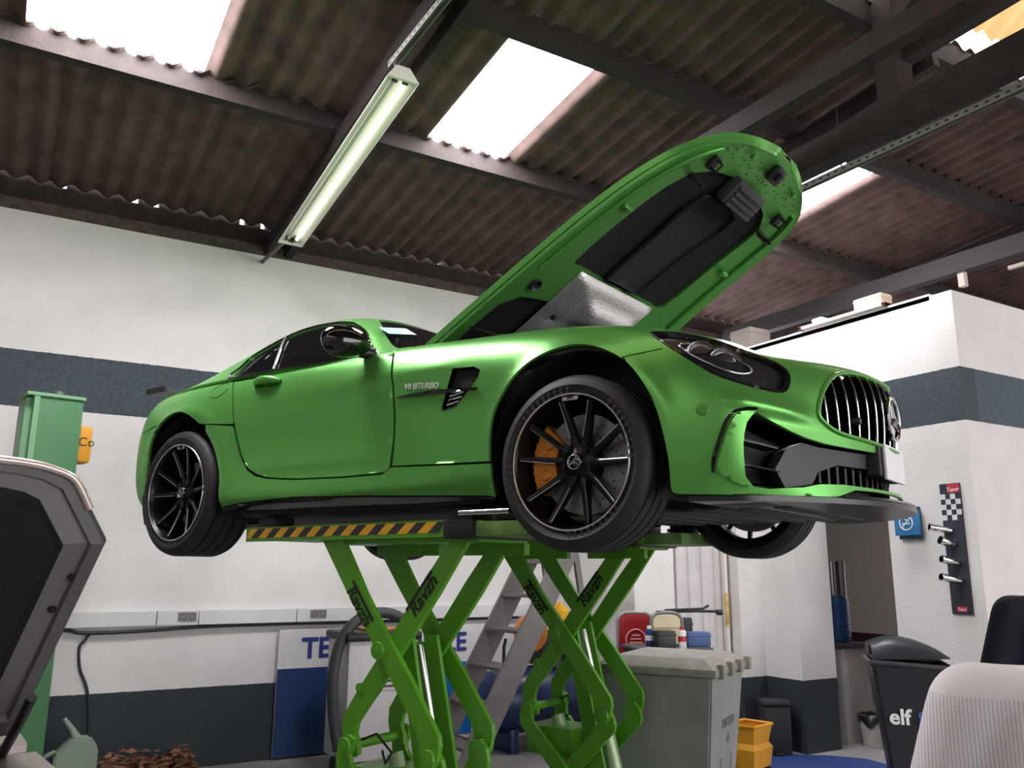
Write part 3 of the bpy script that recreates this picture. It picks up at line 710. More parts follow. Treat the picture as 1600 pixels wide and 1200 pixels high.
# door handles, shut lines on the rear quarter
for k in range(2):
    sd = 1 if k == 0 else -1; d = doors[k]
    fl = lambda q: (q[0], q[1]*sd, q[2])
    b = MB(); pts = []
    for i in range(9):
        u = i/8; P, N = bpt(8.12+.74*u, 5.36-.03*u, .004+.03*math.sin(math.pi*u)**.6); pts.append(fl(P))
    b.tube(pts, [.010, .017, .021, .023, .023, .023, .021, .017, .010], 10); b.build('door_handle', M_GREEN, d, 60)
    ell = [(8.49+.40*math.cos(a), 5.33+.20*math.sin(a)) for a in [2*math.pi*i/20 for i in range(20)]]
    vf = patch('B', ell, off=.0015, thick=.001, step=.1); vf = vf if sd == 1 else mirror(vf); obj('handle_recess_shade', *vf, mat('recess_shade_green', (40, 110, 22), .4, .3), d, True)  # flat darker green oval, shade of the handle hollow put into the colour
    cen = (6.87, 5.43)
    pts = [fl(bpt(cen[0]+.30*math.cos(a), cen[1]+.42*math.sin(a), .0005)[0]) for a in [2*math.pi*i/40 for i in range(40)]]
    b = MB(); b.tube(pts, .0022, 5, closed=True); b.build('fuel_flap_line', mat('shut_line', (14, 40, 8), .6), quarters[k], 60)

# glasshouse
WIN = [(5.85,.12),(5.9,.9),(5.87,1.6),(5.57,2.03),(5.2,2.25),(4.93,2.45),(4.47,2.5),(4.0,2.5),(3.57,2.5),(3.17,2.45),(2.97,2.4),(2.23,1.95),(1.7,1.25),(1.25,.50),(2,.25),(3.2,.12),(4.5,.10)]
WS = [(.72,1.35),(1.4,2.13),(2.13,2.8),(2.9,3.3),(3.15,3.9),(3.25,5),(.25,5),(.3,3.0),(.5,1.9)]
RW = [(6.3,5),(6.3,3.9),(6.6,3.3),(8.2,3.3),(8.5,4.0),(8.5,5)]
roof_out = [(0,.02),(2,.02),(4,.02),(6,.02),(8,.02),(10,.02),(10,5),(8.5,5)]+RW[-2:0:-1]+[(6.3,5),(3.25,5)]+WS[4::-1]+[(.5,1.9),(.3,3.0),(.25,5),(0,5)]
roof_v = patch('G', roof_out, [WIN], nolip=lambda s, t: t > 4.99)
joined('roof_shell', roof_v, M_GREEN)
wins = both('side_window', patch('G', WIN, off=-.008, thick=.004, step=.2), M_TINT)
joined('windscreen', patch('G', WS, off=-.008, thick=.004, step=.2, nolip=lambda s, t: t > 4.99), M_TINT)
joined('rear_window', patch('G', RW, off=-.008, thick=.004, step=.2, nolip=lambda s, t: t > 4.99), M_TINT)
for k in range(2):
    sd = 1 if k == 0 else -1
    fl = lambda q: (q[0], q[1]*sd, q[2])
    W2 = [(3.6+(a-3.6)*1.012, 1.25+(c-1.25)*1.04) for a, c in WIN]
    b = MB(); b.tube([fl(bpt(a, c, .002, 'G')[0]) for a, c in smooth_poly(W2, 3)], .008, 6, closed=True); b.build('window_seal', M_GLOSSB, wins[k], 60)
    b = MB(); b.tube([fl(bpt(4.52+(5.15-4.52)*u, .08+2.2*u, .003, 'G')[0]) for u in [i/8 for i in range(9)]], .009, 6); b.build('window_pillar_trim', mat('pillar_trim', (120, 118, 120), .3, .8), wins[k], 60)
    # door mirror
    c = Vector((-1.26, -.985, 1.0)); b = MB(); V = []; F = []; nu, nv = 20, 12
    for i in range(nv+1):
        th = math.pi*i/nv
        for j in range(nu):
            ph = 2*math.pi*j/nu
            q = Vector((math.sin(th)*math.cos(ph), math.sin(th)*math.sin(ph), math.cos(th)))
            sx = .085 if q.x > 0 else .05
            V.append(fl(c+Vector((q.x*sx+q.y*.03, q.y*.125, q.z*(.078-.015*q.y)))))
    for i in range(nv):
        for j in range(nu): F.append((i*nu+j, i*nu+(j+1) % nu, (i+1)*nu+(j+1) % nu, (i+1)*nu+j))
    b.add(V, F); mir = b.build('door_mirror', M_GLOSSB, car, 60, label='gloss black door mirror')
    b = MB(); b.tube([fl(p) for p in ((-1.25,-.93,.97),(-1.24,-.90,.965),(-1.22,-.84,.965))], [.022, .03, .034], 8); b.build('mirror_foot', M_BLACKP, mir, 60)
b = MB(); P, N = bpt(1.75, 3.0, .004, 'G'); ax = (bpt(1.55, 3.0, .004, 'G')[0]-P).normalized(); ay = N.cross(ax)
b.add([P-ax*.05-ay*.09, P+ax*.05-ay*.09, P+ax*.05+ay*.09, P-ax*.05+ay*.09], ((0, 1, 2, 3),)); b.build('windscreen_sticker', mat('pale_sticker', (126, 178, 186), .6, noise=.4, nscale=30), car)
# rear wing on two struts
b = MB(); prof = [(-3.60,1.085),(-3.50,1.11),(-3.38,1.095),(-3.34,1.08),(-3.44,1.09),(-3.56,1.08)]
b.prism(prof, -.66, .66, 'xz'); rw = b.build('rear_wing', M_BLACKP, car, 30)
for sd in (-1, 1): MB().rbox((-3.58, sd*.665-.008, 1.07), (-3.36, sd*.665+.008, 1.112), .006).build('wing_end_plate', M_BLACKP, rw)
for sd in (-1, 1):
    b = MB(); b.tube([(-3.33, sd*.52, .99), (-3.38, sd*.52, 1.04), (-3.44, sd*.52, 1.09)], [.018, .014, .014], 8); b.build('wing_strut', M_GREYP, rw, 60)
# --- wheels ---
def spoke_mesh(rim_r, w, a):
    """one tapering spoke, local axis y, outer face at -w/2"""
    V = []; F = []; n = 7
    for i in range(n):
        u = i/(n-1); r = .045+(rim_r-.018-.045)*u
        hw = .016-.007*u+(.014 if i == 0 else 0); y = -w/2+.062-.045*u**1.6; dp = .045-.02*u
        c, s = math.cos(a), math.sin(a)
        for k, (q, yy) in enumerate(((-hw, y+dp), (-hw, y+.006), (-hw*.35, y), (hw*.35, y), (hw, y+.006), (hw, y+dp))):
            V.append((r*c-q*s, yy, r*s+q*c))
    for i in range(n-1):
        for k in range(5): F.append((i*6+k, i*6+k+1, i*6+k+7, i*6+k+6))
        F.append((i*6+5, i*6, i*6+6, i*6+11))
    F += [tuple(range(6)), tuple((n-1)*6+k for k in range(5, -1, -1))]
    return V, F
def make_wheel(R, rim_r, w, disc_r, caliper, phase, lab, cal_ang):
    root = bpy.data.objects.new('wheel', None); COL.objects.link(root); root.parent = car; root['label'] = lab
    h = w/2
    # tyre with grooves round the tread
    prof = [(rim_r-.004, -h+.014), (rim_r+.004, -h+.006), (rim_r+.022, -h), (R-.045, -h-.004), (R-.025, -h+.004), (R-.010, -h+.016), (R-.004, -h+.030)]
    for g0 in (-.32, -.10, .12, .34):
        y = g0*w; prof += [(R, y-.009), (R, y-.006), (R-.007, y-.005), (R-.007, y+.005), (R, y+.006)]
    prof += [(R-.004, h-.030), (R-.010, h-.016), (R-.025, h-.004), (R-.045, h+.004), (rim_r+.022, h), (rim_r+.004, h-.006), (rim_r-.004, h-.014)]
    b = MB(); b.lathe(prof, 72, 'y'); ty = b.build('tyre', M_RUBBER, root, 40)
    b = MB()          # moulded blocks on the sidewall
    for k in range(60):
        if k % 15 > 8: continue
        a = 2*math.pi*k/60
        for rr, ww in ((R-.058, .006), (R-.072, .004)):
            c, s = math.cos(a), math.sin(a); p = Vector((rr*c, -h-.0035, rr*s)); d = Vector((c, 0, s)); e = Vector((-s, 0, c))
            b.add([p+d*ww+e*.006, p-d*ww+e*.008, p-d*ww-e*.005, p+d*ww-e*.007], ((0, 1, 2, 3),))
    b.build('sidewall_moulding', mat('rubber_moulding', (44, 43, 45), .7), ty, kind='stuff')
    b = MB(); b.lathe([(rim_r, -h+.010), (rim_r-.006, -h+.004), (rim_r-.012, -h+.010), (rim_r-.016, -h+.03), (rim_r-.030, -h+.09), (rim_r-.034, h-.05), (rim_r-.012, h-.02), (rim_r, h-.012)], 64, 'y'); b.build('rim_barrel', M_RIM, root, 40)
    b = MB(); b.tube([(((rim_r-.007)*math.cos(a)), -h+.0045, (rim_r-.007)*math.sin(a)) for a in [2*math.pi*i/72 for i in range(72)]], .0052, 6, closed=True); b.build('rim_edge', M_RIMEDGE, root, 60)
    for k in range(5):
        for dlt in (-16, 16):
            a = math.radians(phase+72*k+dlt); b = MB(); b.add(*spoke_mesh(rim_r, w, a)); sp = b.build('spoke', M_RIM, root, 30)
            c, s = math.cos(a), math.sin(a)
            b = MB(); q = .0095
            b.tube([(r*c-q*s, -w/2+.062-.045*((r-.045)/(rim_r-.063))**1.6+.002, r*s+q*c) for r in [.10+(rim_r-.125)*i/6 for i in range(7)]], .0022, 5); b.build('spoke_edge_glint', M_RIMEDGE, sp, 60)  # bright strip standing for the light caught along the spoke
    b = MB(); b.lathe([(0, -h+.045), (.03, -h+.046), (.036, -h+.052), (.075, -h+.066), (.085, -h+.085), (.085, h-.06), (0, h-.06)], 30, 'y'); b.build('hub', M_RIM, root, 35)
    cap = MB(); cap.lathe([(0, -h+.036), (.026, -h+.037), (.031, -h+.041), (.034, -h+.047), (.034, -h+.06)], 28, 'y'); cp = cap.build('hub_cap', M_GLOSSB, root, 40)
    star(Vector((0, -h+.037, 0)), (0, -1, 0), (0, 0, 1), .027, M_RIMEDGE, cp, ring=.07, depth=.003, name='cap_star')
    for k in range(5):
        a = math.radians(phase+72*k+36); b = MB(); b.lathe([(0, -h+.052), (.011, -h+.052), (.012, -h+.06), (.014, -h+.075), (.014, -h+.09)], 10, 'y', (.060*math.cos(a), 0, .060*math.sin(a))); b.build('wheel_bolt', M_RIM, root, 40)
    b = MB(); b.lathe([(.09, -.012), (disc_r, -.012), (disc_r, .018), (.09, .018)], 48, 'y', (0, .0, 0)); dsc = b.build('brake_disc', M_DISC, root, 35)
    b = MB(); random.seed(3)
    for k in range(48):
        a = 2*math.pi*k/48; rr = disc_r*(.62+.32*((k*5) % 7)/7)
        b.lathe([(0, -.0128), (.0045, -.0128)], 6, 'y', (rr*math.cos(a), 0, rr*math.sin(a)))
    b.build('disc_holes', M_SHELL, dsc, kind='stuff')
    b = MB(); b.lathe([(0, -.05), (.085, -.05), (.09, -.012)], 30, 'y'); b.build('disc_bell', M_RIM, dsc, 35)
    cb = MB(); a0, a1 = math.radians(cal_ang-38), math.radians(cal_ang+38)
    cb.lathe([(disc_r-.085, -.05), (disc_r+.02, -.05), (disc_r+.03, -.035), (disc_r+.03, .05), (disc_r-.085, .05), (disc_r-.085, -.05)], 18, 'y', (0, 0, 0), a0, a1)
    n = len(cb.v)//6
    cb.f += [tuple(range(5)), tuple((19-1)*6+k for k in range(4, -1, -1))]
    cal = cb.build('brake_caliper', caliper, root, 30)
    b = MB()
    for k in range(3):
        a = math.radians(cal_ang-22+22*k); b.lathe([(0, -.058), (.018, -.057), (.024, -.05), (.024, -.04)], 14, 'y', ((disc_r-.035)*math.cos(a), 0, (disc_r-.035)*math.sin(a)))
    for k in range(9):
        a = math.radians(cal_ang-32+8*k); b.box(((disc_r+.016)*math.cos(a)-.004, -.056, (disc_r+.016)*math.sin(a)-.004), ((disc_r+.016)*math.cos(a)+.004, -.045, (disc_r+.016)*math.sin(a)+.004))
    b.build('caliper_ribs', caliper, cal, 30)
    # white lettering by the rim
    a = math.radians(90); Mx = frame((1, 0, 0), (0, 0, 1), (0, -1, 0), (0, -h+.012, rim_r-.022))
    b = MB(); b.prism([(-.034, rim_r-.030), (.034, rim_r-.030), (.036, rim_r-.016), (-.036, rim_r-.016)], -h+.014, -h+.02); lt = b.build('rim_badge', M_RIMEDGE, root)
    text_mesh('rim_letters', 'AMG', .014, M_BLACKP, Mx, lt, .001, .2)
    return root
fw = make_wheel(.3375, .266, .255, .195, M_CALIPER, 85, 'front wheel with a gold brake caliper behind ten dark spokes', 172)
fw.location = (0, -.845, .3375)
rw_ = make_wheel(.3515, .2745, .300, .185, mat('rear_caliper', (58, 56, 58), .35, .4), 93, 'rear wheel with ten dark spokes and a bright rim edge', 10)
rw_.location = (-2.63, -.825, .3515)
for src, lab in ((fw, 'far front wheel seen from below'), (rw_, 'far rear wheel behind the lift')):
    c = copy_tree(src, car); c.rotation_euler = (0, 0, math.pi); c.location.y = -src.location.y; c['label'] = lab
fl_ = [o for o in car.children if o.name.startswith('wheel.')]

# --- bonnet, open ---
HINGE = Vector((-.97, 0, .985)); HR = Matrix.Rotation(-math.radians(36), 3, 'Y')
def hx(v): return HINGE+HR@(Vector(v)-HINGE)
NL = lambda s, t: t > 4.99
top_vf = patch('H', [(0,.0),(10,.0),(10,5),(0,5)], off=0, thick=.028, step=.25, nolip=NL, xform=hx)
hood = joined('bonnet', top_vf, M_GREEN, label='open green bonnet, lined with black insulation')
PADH = [(3.30,5),(3.30,4.2),(3.33,3.0),(3.30,2.62),(3.42,2.50),(3.87,2.42),(4.73,2.40),(5.73,2.35),(6.37,2.45),(6.8,2.95),(7.05,3.8),(7.13,4.4),(7.15,5)]
REARH = [(.25,5),(.25,1.5),(1.0,1.25),(1.9,1.3),(2.25,2.0),(2.35,3.0),(2.4,5)]
inner = [(.05,.12),(9.75,.12),(9.75,5)]+PADH[::-1]+[(2.4,5)]+REARH[::-1][1:]+[(.05,5)]
ip = patch('H', inner, off=-.045, thick=-.02, step=.22, nolip=NL, xform=hx)
ip = (ip[0], [f[::-1] for f in ip[1]])
inpan = joined('bonnet_inner_panel', ip, M_GREEN, hood)
def under(name, poly, off, m, thick=-.02, step=.3, label=None, parent=None):
    vf = patch('H', poly, off=off, thick=thick, step=step, nolip=NL, xform=hx); vf = (vf[0], [f[::-1] for f in vf[1]]); return joined(name, vf, m, parent or hood, label)
under('insulation_pad', PADH, -.026, M_WOOL)
under('insulation_pad_ridge', [(3.4,5),(3.4,4.15),(4.5,4.1),(5.6,3.9),(6.2,4.0),(6.3,5)], -.046, mat('insulation_ridge', (38, 37, 42), .9, bump=.2, bscale=120), .02)
under('bonnet_rear_tray', REARH, -.03, mat('rear_tray_black', (15, 15, 17), .6))
# pressed channel along the edge of the inner panel
for sd in (1, -1):
    fl = lambda q: (q[0], q[1]*sd, q[2])
    b = MB(); b.tube([fl(hx(bpt(s, 1.15 if s < 7 else 1.15, -.052, 'H')[0])) for s in [3.0+.35*i for i in range(14)]], .012, 8); b.build('pressed_bead', M_GREEN, hood, 60)
    for (s, t) in ((4.85, 1.75),):
        P = hx(bpt(s, t, -.06, 'H')[0]); b = MB(); b.rbox(tuple(Vector(fl(P))-Vector((.018, .035, .012))), tuple(Vector(fl(P))+Vector((.018, .035, .012))), .008); b.build('rubber_stop', M_GREEN, hood, 40)
    # coil spring and lock pin
    P = bpt(6.3, 2.37, -.05, 'H')[0]
    b = MB(); b.tube([fl(hx(P+Vector((.016*math.cos(a), .016*math.sin(a), -.075*a/(2*math.pi*6))))) for a in [2*math.pi*6*i/72 for i in range(73)]], .0032, 5)
    b.tube([fl(hx(P)), fl(hx(P+Vector((0, 0, -.10))))], .006, 8); b.build('lock_pin_spring', mat('dark_steel', (60, 56, 52), .4, .8), hood, 50)
    # latch
    P = bpt(7.0, 2.25, -.055, 'H')[0]
    b = MB(); n0 = len(b.v)
    b.rbox(tuple(P+Vector((-.035, -.03, -.012))), tuple(P+Vector((.035, .03, .004))), .006)
    b.tube([P+Vector((-.022, .0, -.01)), P+Vector((-.02, 0, -.045)), P+Vector((.02, 0, -.045)), P+Vector((.022, 0, -.01))], .007, 6)
    b.v = [fl(hx(q)) for q in b.v]; b.build('latch_hoop', M_BLACKP, hood, 40)
    P = bpt(8.2, 2.6, -.052, 'H')[0]
    b = MB(); b.rbox(tuple(P+Vector((-.012, -.012, -.02))), tuple(P+Vector((.012, .012, 0))), .005); b.v = [fl(hx(q)) for q in b.v]; b.build('bump_stop', M_GREEN, hood)
    # hinge pocket and gas strut
    P = bpt(2.63, 1.9, -.052, 'H')[0]
    b = MB(); b.lathe([(0, .0), (.022, -.004), (.03, -.012), (.034, 0)], 20, 'z'); b.v = [fl(hx(P+Vector(q))) for q in b.v]; b.build('hinge_pocket', M_BLACKP, hood, 40)
    b = MB(); A = hx(bpt(1.25, .9, -.06, 'H')[0]); b.tube([fl(A), fl(Vector((-.42, -.62, .93)))], .010, 8); b.tube([fl(A.lerp(Vector((-.42, -.62, .93)), .5)), fl(Vector((-.42, -.62, .93)))], .014, 8); b.build('gas_strut', M_BLACKP, hood, 50)
# small drilled holes in the front band of the inner panel
b = MB()
for k in range(26):
    s = 7.45+.75*((k*7) % 5)/5+.2*((k*3) % 4)/4; t = 1.0+4.0*k/26
    P = bpt(s, t, -.047, 'H')[0]
    for sd in (1, -1):
        q = [P+Vector((.005*math.cos(a), .005*math.sin(a), 0)) for a in [2*math.pi*i/6 for i in range(6)]]
        q = [hx(v) for v in q]; q = [(v.x, v.y*sd, v.z) for v in q]
        b.add(q if sd == 1 else q[::-1], (tuple(range(5, -1, -1)),))
b.build('drilled_holes', M_SHELL, hood, kind='stuff')
P = bpt(8.27, 5, -.05, 'H')[0]
b = MB(); b.rbox(tuple(P+Vector((-.04, -.05, -.03))), tuple(P+Vector((.04, .05, .0))), .008); b.rbox(tuple(P+Vector((-.02, -.02, -.05))), tuple(P+Vector((.02, .02, -.02))), .005); b.v = [tuple(hx(q)) for q in b.v]; b.build('bonnet_lock', M_BLACKP, hood, 40)
P = bpt(6.8, 5, -.05, 'H')[0]       # louvred duct at the front of the pad
b = MB(); b.rbox(tuple(P+Vector((-.075, -.15, -.05))), tuple(P+Vector((.06, .15, .01))), .012); b.v = [tuple(hx(q)) for q in b.v]; duct = b.build('bonnet_duct', mat('duct_grey', (58, 57, 62), .5), hood, 40)
for k in range(4):
    b = MB(); b.rbox(tuple(P+Vector((-.07+.03*k, -.13, -.064))), tuple(P+Vector((-.055+.03*k, .13, -.045))), .003); b.v = [tuple(hx(q)) for q in b.v]; b.build('duct_louvre', mat('duct_grey', (58, 57, 62), .5), duct)
# foil heat shield hanging at the rear of the bonnet
nx, ny = 26, 30; V = []; F = []
for i in range(nx+1):
    for j in range(ny+1):
        s = .9+2.35*i/nx; y = -.34+.72*j/ny
        base = bpt(s, 5, 0, 'H')[0]; u, v = i/nx, j/ny
        edge = min(1, 6*min(u, 1-u, v, 1-v)); z = -.055-.055*edge**.5
        if .55 < u < .85 and .2 < v < .85: z -= .05*min(1, 10*min(u-.55, .85-u), 10*min(v-.2, .85-v))
        z += .004*math.sin(j*2.2)*(1-u)
        for (uu, vv) in ((.3, .3), (.3, .7), (.5, .1), (.5, .9)):
            z += .02*math.exp(-((u-uu)**2+(v-vv)**2)/.003)
        V.append(tuple(hx(Vector((base.x, y, base.z+z)))))
for i in range(nx):
    for j in range(ny): a = i*(ny+1)+j; F.append((a, a+1, a+ny+2, a+ny+1))
shield = obj('heat_shield', V, F, M_FOIL, hood, True, label='silver foil heat shield under the open bonnet')
b = MB()
for (uu, y) in ((1.6, -.20), (1.6, .22), (2.15, -.28), (2.15, .30)):
    P = bpt(uu, 5, 0, 'H')[0]; b.lathe([(0, -.002), (.012, -.002), (.016, .004)], 10, 'z', (P.x, y, P.z-.10)) if False else None
    b.rbox((P.x-.012, y-.012, P.z-.112), (P.x+.012, y+.012, P.z-.094), .004)
b.v = [tuple(hx(q)) for q in b.v]; b.build('shield_bolt', mat('dark_steel', (60, 56, 52), .4, .8), shield)

# engine bay: dark covers and pipes standing just above the wing line
b = MB(); b.rbox((-.85, -.60, .55), (.45, .60, .84), .06); b.build('engine_cover', mat('engine_black', (18, 18, 20), .5), car, 40)
b = MB(); b.tube([(-.75, -.5, .86), (-.45, -.42, .93), (-.1, -.35, .90)], .035, 10); b.build('intake_pipe', mat('engine_black', (18, 18, 20), .5), car, 50)
b = MB(); b.rbox((-1.02, -.66, .84), (-.78, .66, .93), .03); b.build('cowl_panel', M_BLACKP, car, 40)
# cabin: dashboard, wheel and two seats behind the dark glass
b = MB(); b.rbox((-1.45, -.70, .70), (-1.15, .70, .93), .05); b.build('dashboard', M_SHELL, car, 40)
for sd in (-1, 1):
    b = MB(); b.rbox((-2.15, sd*.38-.24, .50), (-1.65, sd*.38+.24, .66), .05); b.rbox((-2.30, sd*.38-.22, .6), (-2.12, sd*.38+.22, 1.12), .06); b.build('seat', M_SHELL, car, 40)
# ---------------------------------------------------------------- scissor lift: two platforms
M_LIFT = mat('lift_green', (84, 150, 34), .38, 0, noise=.06, nscale=6)
M_DKGREEN = mat('lift_text_green', (16, 34, 12), .7)
M_YEL = mat('hazard_yellow', (222, 168, 40), .5); M_BLK = mat('hazard_black', (48, 46, 44), .55)
CARZ = 1.613793; RZC = -math.radians(67.7504)
ARM_A = [(-1.486,.077),(-1.307,-.151),(-1.111,-.388),(-.991,-.533),(-.886,-.659),(-.835,-.725),(-.811,-.775),(-.815,-.836),(-.79,-.875),(-.75,-.875),(-.718,-.83),(-.705,-.77),(-.712,-.73),(-.764,-.664),(-.883,-.512),(-1.038,-.333),(-1.163,-.18),(-1.336,.069)]
ARM_B = [(-.686,.07),(-.846,-.119),(-.915,-.207),(-1.108,-.453),(-1.253,-.631),(-1.312,-.714),(-1.315,-.779),(-1.29,-.86),(-1.25,-.885),(-1.21,-.865),(-1.215,-.82),(-1.234,-.782),(-1.225,-.737),(-1.181,-.682),(-1.1,-.592),(-.959,-.417),(-.759,-.171),(-.585,.064)]
PIV = (-1.075, -.415); JR = (-.762, -.825); JL = (-1.262, -.832); ZJ = -.828
low = lambda poly: [(x, ZJ-(z-ZJ)*.80) for x, z in poly]
def make_lift(sd, lab):
    """sd=-1: the side next to the camera"""
    L = thing('scissor_lift', lab, 'car lift', (car.location.x, car.location.y, 0), RZC, 'scissor lift platforms under the green car')
    P = lambda x, y, z: (x, sd*abs(y), z+CARZ)
    def pr(poly, y0, y1, nm, m=M_LIFT, bev=.003, par=None):
        b = MB(); b.prism([(x, z+CARZ) for x, z in poly], sd*y0, sd*y1, 'xz'); return b.build(nm, m, par or L)
    # deck
    dk = MB(); dk.rbox((-2.03, min(sd*.905, sd*.455), .078+CARZ), (-.46, max(sd*.905, sd*.455), .135+CARZ), .006); deck = dk.build('platform', M_LIFT, L, 40)
    for q in (.907,):
        b = MB(); b.box((-2.03, min(sd*.905, sd*.915), .070+CARZ), (-.66, max(sd*.905, sd*.915), .142+CARZ)); b.build('platform_edge', M_LIFT, deck)
        n = 11; x0, x1 = -2.02, -.67; st = (x1-x0)/n
        for k in range(n):
            for half, m in ((0, M_YEL), (1, M_BLK)):
                a = x0+st*k+half*st/2; c = a+st/2; sl = .028
                pts = [(max(x0, a-sl), .088), (min(x1, c-sl), .088), (min(x1, c+sl), .134), (min(x1, a+sl), .134)]
                MB().prism([(x, z+CARZ) for x, z in pts], sd*.915, sd*.9175, 'xz').build('hazard_stripe', m, deck)
    MB().rbox((-.66, min(sd*.93, sd*.44), .062+CARZ), (-.50, max(sd*.93, sd*.44), .140+CARZ), .006).build('rubber_buffer', M_BLACKP, L, 40)
    MB().rbox((-.50, min(sd*.91, sd*.46), .070+CARZ), (-.24, max(sd*.91, sd*.46), .130+CARZ), .006).build('platform_extension', mat('worn_green_plate', (120, 160, 90), .4, .2, noise=.5, nscale=7), L, 40)
    for x in (-1.95, -.62, -.38):
        MB().rbox((x-.06, min(sd*.86, sd*.72), .135+CARZ), (x+.06, max(sd*.86, sd*.72), .20+CARZ), .012).build('lifting_pad', M_BLACKP, L, 40)
    MB().tube([P(-.56,.94,.165), P(-.30,.94,.165)], .012, 8).build('slide_rod', M_CHROME, L, 50)
    for zz in (-1,): MB().box((-1.47, min(sd*.52, sd*.86), .05+CARZ), (-.52, max(sd*.52, sd*.86), .08+CARZ)).build('deck_underframe', M_LIFT, L)
    for (x0_, x1_) in ((-1.42, -1.0), (-.86, -.50)): MB().box((x0_, min(sd*.53, sd*.57), .0+CARZ), (x1_, max(sd*.53, sd*.57), .05+CARZ)).build('deck_crossmember', M_LIFT, L)
    for (y0, y1, y2, y3) in ((.875, .850, .845, .820), (.500, .525, .530, .555)):
        aA = pr(ARM_A, y0, y1, 'scissor_arm'); aB = pr(ARM_B, y2, y3, 'scissor_arm')
        pr(low(ARM_A), y2-.002*sd*0, y3, 'scissor_arm'); pr(low(ARM_B), y0, y1, 'scissor_arm')
        o = .012 if y0 > .7 else -.012
        for (x, z) in (PIV, JR, JL, (PIV[0], ZJ-(PIV[1]-ZJ)*.8)):
            b = MB(); b.lathe([(0, 0), (.018, 0), (.018, .004), (.036, .004), (.040, .012), (.040, .04)], 20, 'y'); b.v = [(p[0]+x, sd*(y0+o*1.2)-(sd*p[1] if o > 0 else -sd*p[1]), p[2]+z+CARZ) for p in b.v]; b.build('pivot_pin', M_LIFT, L, 35)
        b = MB(); b.lathe([(0, 0), (.020, 0), (.020, .02)], 14, 'y'); b.v = [(p[0]-1.215, sd*y2+sd*(.006 if o > 0 else -.006)-sd*p[1]*(1 if o > 0 else -1), p[2]-.585+CARZ) for p in b.v]; b.build('arm_bolt', M_LIFT, L, 35)
        # maker's lettering along the upper arms
        yy = y0*sd+(-.0006 if (sd < 0) == (y0 > .7) else .0006)
        if y0 > .7 or True:
            vis = (sd < 0 and y0 > .7) or (sd > 0 and y0 < .7)
            nx = 1 if vis else -1
            for (c0, c1, yv) in (((-1.275,-.145),(-1.145,-.305), y0), ((-.905,-.255),(-.775,-.10), y2)):
                a, c = Vector((c0[0], 0, c0[1])), Vector((c1[0], 0, c1[1])); ax = (c-a).normalized()
                n_ = Vector((0, -1, 0)); up = n_.cross(ax)
                pl = (a+c)/2
                yq = (sd*yv-.0025) if vis else None
                if yq is None: continue
                text_mesh('arm_lettering', 'Ravzh', .085, M_DKGREEN, frame(ax, up, n_, (pl.x, yq, pl.z+CARZ)), aA, .0008, .25, bold=.002)
                off = up*.034
                e = MB(); q = [a+ax*(-.01)+off-up*.008, c+ax*.01+off-up*.008, c+ax*.01+off+up*.008, a-ax*.01+off+up*.008]
                e.add([(p.x, yq+.0005, p.z+CARZ) for p in q], ((0, 1, 2, 3),)); e.build('lettering_bar', M_DKGREEN, aA)
    # cross tubes, ram and base
    for (x, z) in (JL, PIV): MB().tube([P(x,.83,z), P(x,.545,z)], .022, 12).build('cross_tube', M_LIFT, L, 50)
    rl = MB(); rl.tube([P(-1.0,.69,-.40), P(-.84,.69,-1.0)], .019, 12); ram = rl.build('ram_rod', M_CHROME, L, 50)
    MB().tube([P(-.86,.69,-.92), P(-.73,.69,-1.40)], .045, 16).build('ram_barrel', mat('ram_pale_green', (150, 172, 132), .35, .3), L, 50)
    MB().tube([P(-1.16,.66,-.88), P(-1.0,.66,-1.32)], .038, 16).build('ram_barrel', mat('ram_pale_green', (150, 172, 132), .35, .3), L, 50)
    for y in (.60, .76): pr([(-1.06,-.36),(-.98,-.36),(-.80,-1.12),(-.90,-1.12)], y, y-.02, 'ram_bracket')
    MB().box((-1.30, min(sd*.56, sd*.80), -1.08+CARZ), (-1.0, max(sd*.56, sd*.80), -.93+CARZ)).build('lower_crossmember', M_LIFT, L)
    b = MB(); b.tube([P(JL[0]+.03,.80,JL[1]+.02), P(JL[0]+.10,.78,JL[1]+.05), P(JL[0]+.16,.74,JL[1]-.03), P(JL[0]+.08,.70,JL[1]-.09), P(JL[0]+.02,.66,JL[1]-.05)], .006, 6); b.build('hydraulic_hose', M_BLACKP, L, 50)
    MB().rbox((-1.75, min(sd*.90, sd*.47), .0), (-.35, max(sd*.90, sd*.47), .075), .01).build('base_frame', M_LIFT, L, 40)
    return L
make_lift(-1, 'green scissor lift platform with yellow hazard stripes, nearest the camera under the car')
make_lift(1, 'green scissor lift platform farther back, below the far side of the car')
# ---------------------------------------------------------------- lamps and rails under the roof
M_LAMPW = mat('lamp_white', (226, 224, 214), .45); M_GALV = mat('galvanised_strip', (150, 148, 144), .5, .6)
M_RUST = mat('rusty_dark', (60, 48, 44), .8)
A, B_ = Vector((1.80, 6.70, 4.235)), Vector((1.80, 4.37, 4.515))
lamp = thing('fluorescent_lamp', 'long white fluorescent lamp with one tube, sloping below the roof beside the middle skylight', 'lamp', A)
d = (B_-A).normalized(); s_ = d.cross(Vector((0, 0, 1))).normalized(); u_ = s_.cross(d); Lm = (B_-A).length
def lp(a, b, c): return tuple(d*a+s_*b+u_*c)
b = MB(); pr = [(-.045, .07), (.045, .07), (.105, -.02), (.10, -.025), (.035, .03), (-.035, .03), (-.10, -.025), (-.105, -.02)]
n = len(pr); b.add([lp(0, x, z) for x, z in pr]+[lp(Lm, x, z) for x, z in pr], [(i, (i+1) % n, (i+1) % n+n, i+n) for i in range(n)]+[tuple(range(n))[::-1], tuple(range(n, 2*n))]); b.build('reflector', M_LAMPW, lamp)
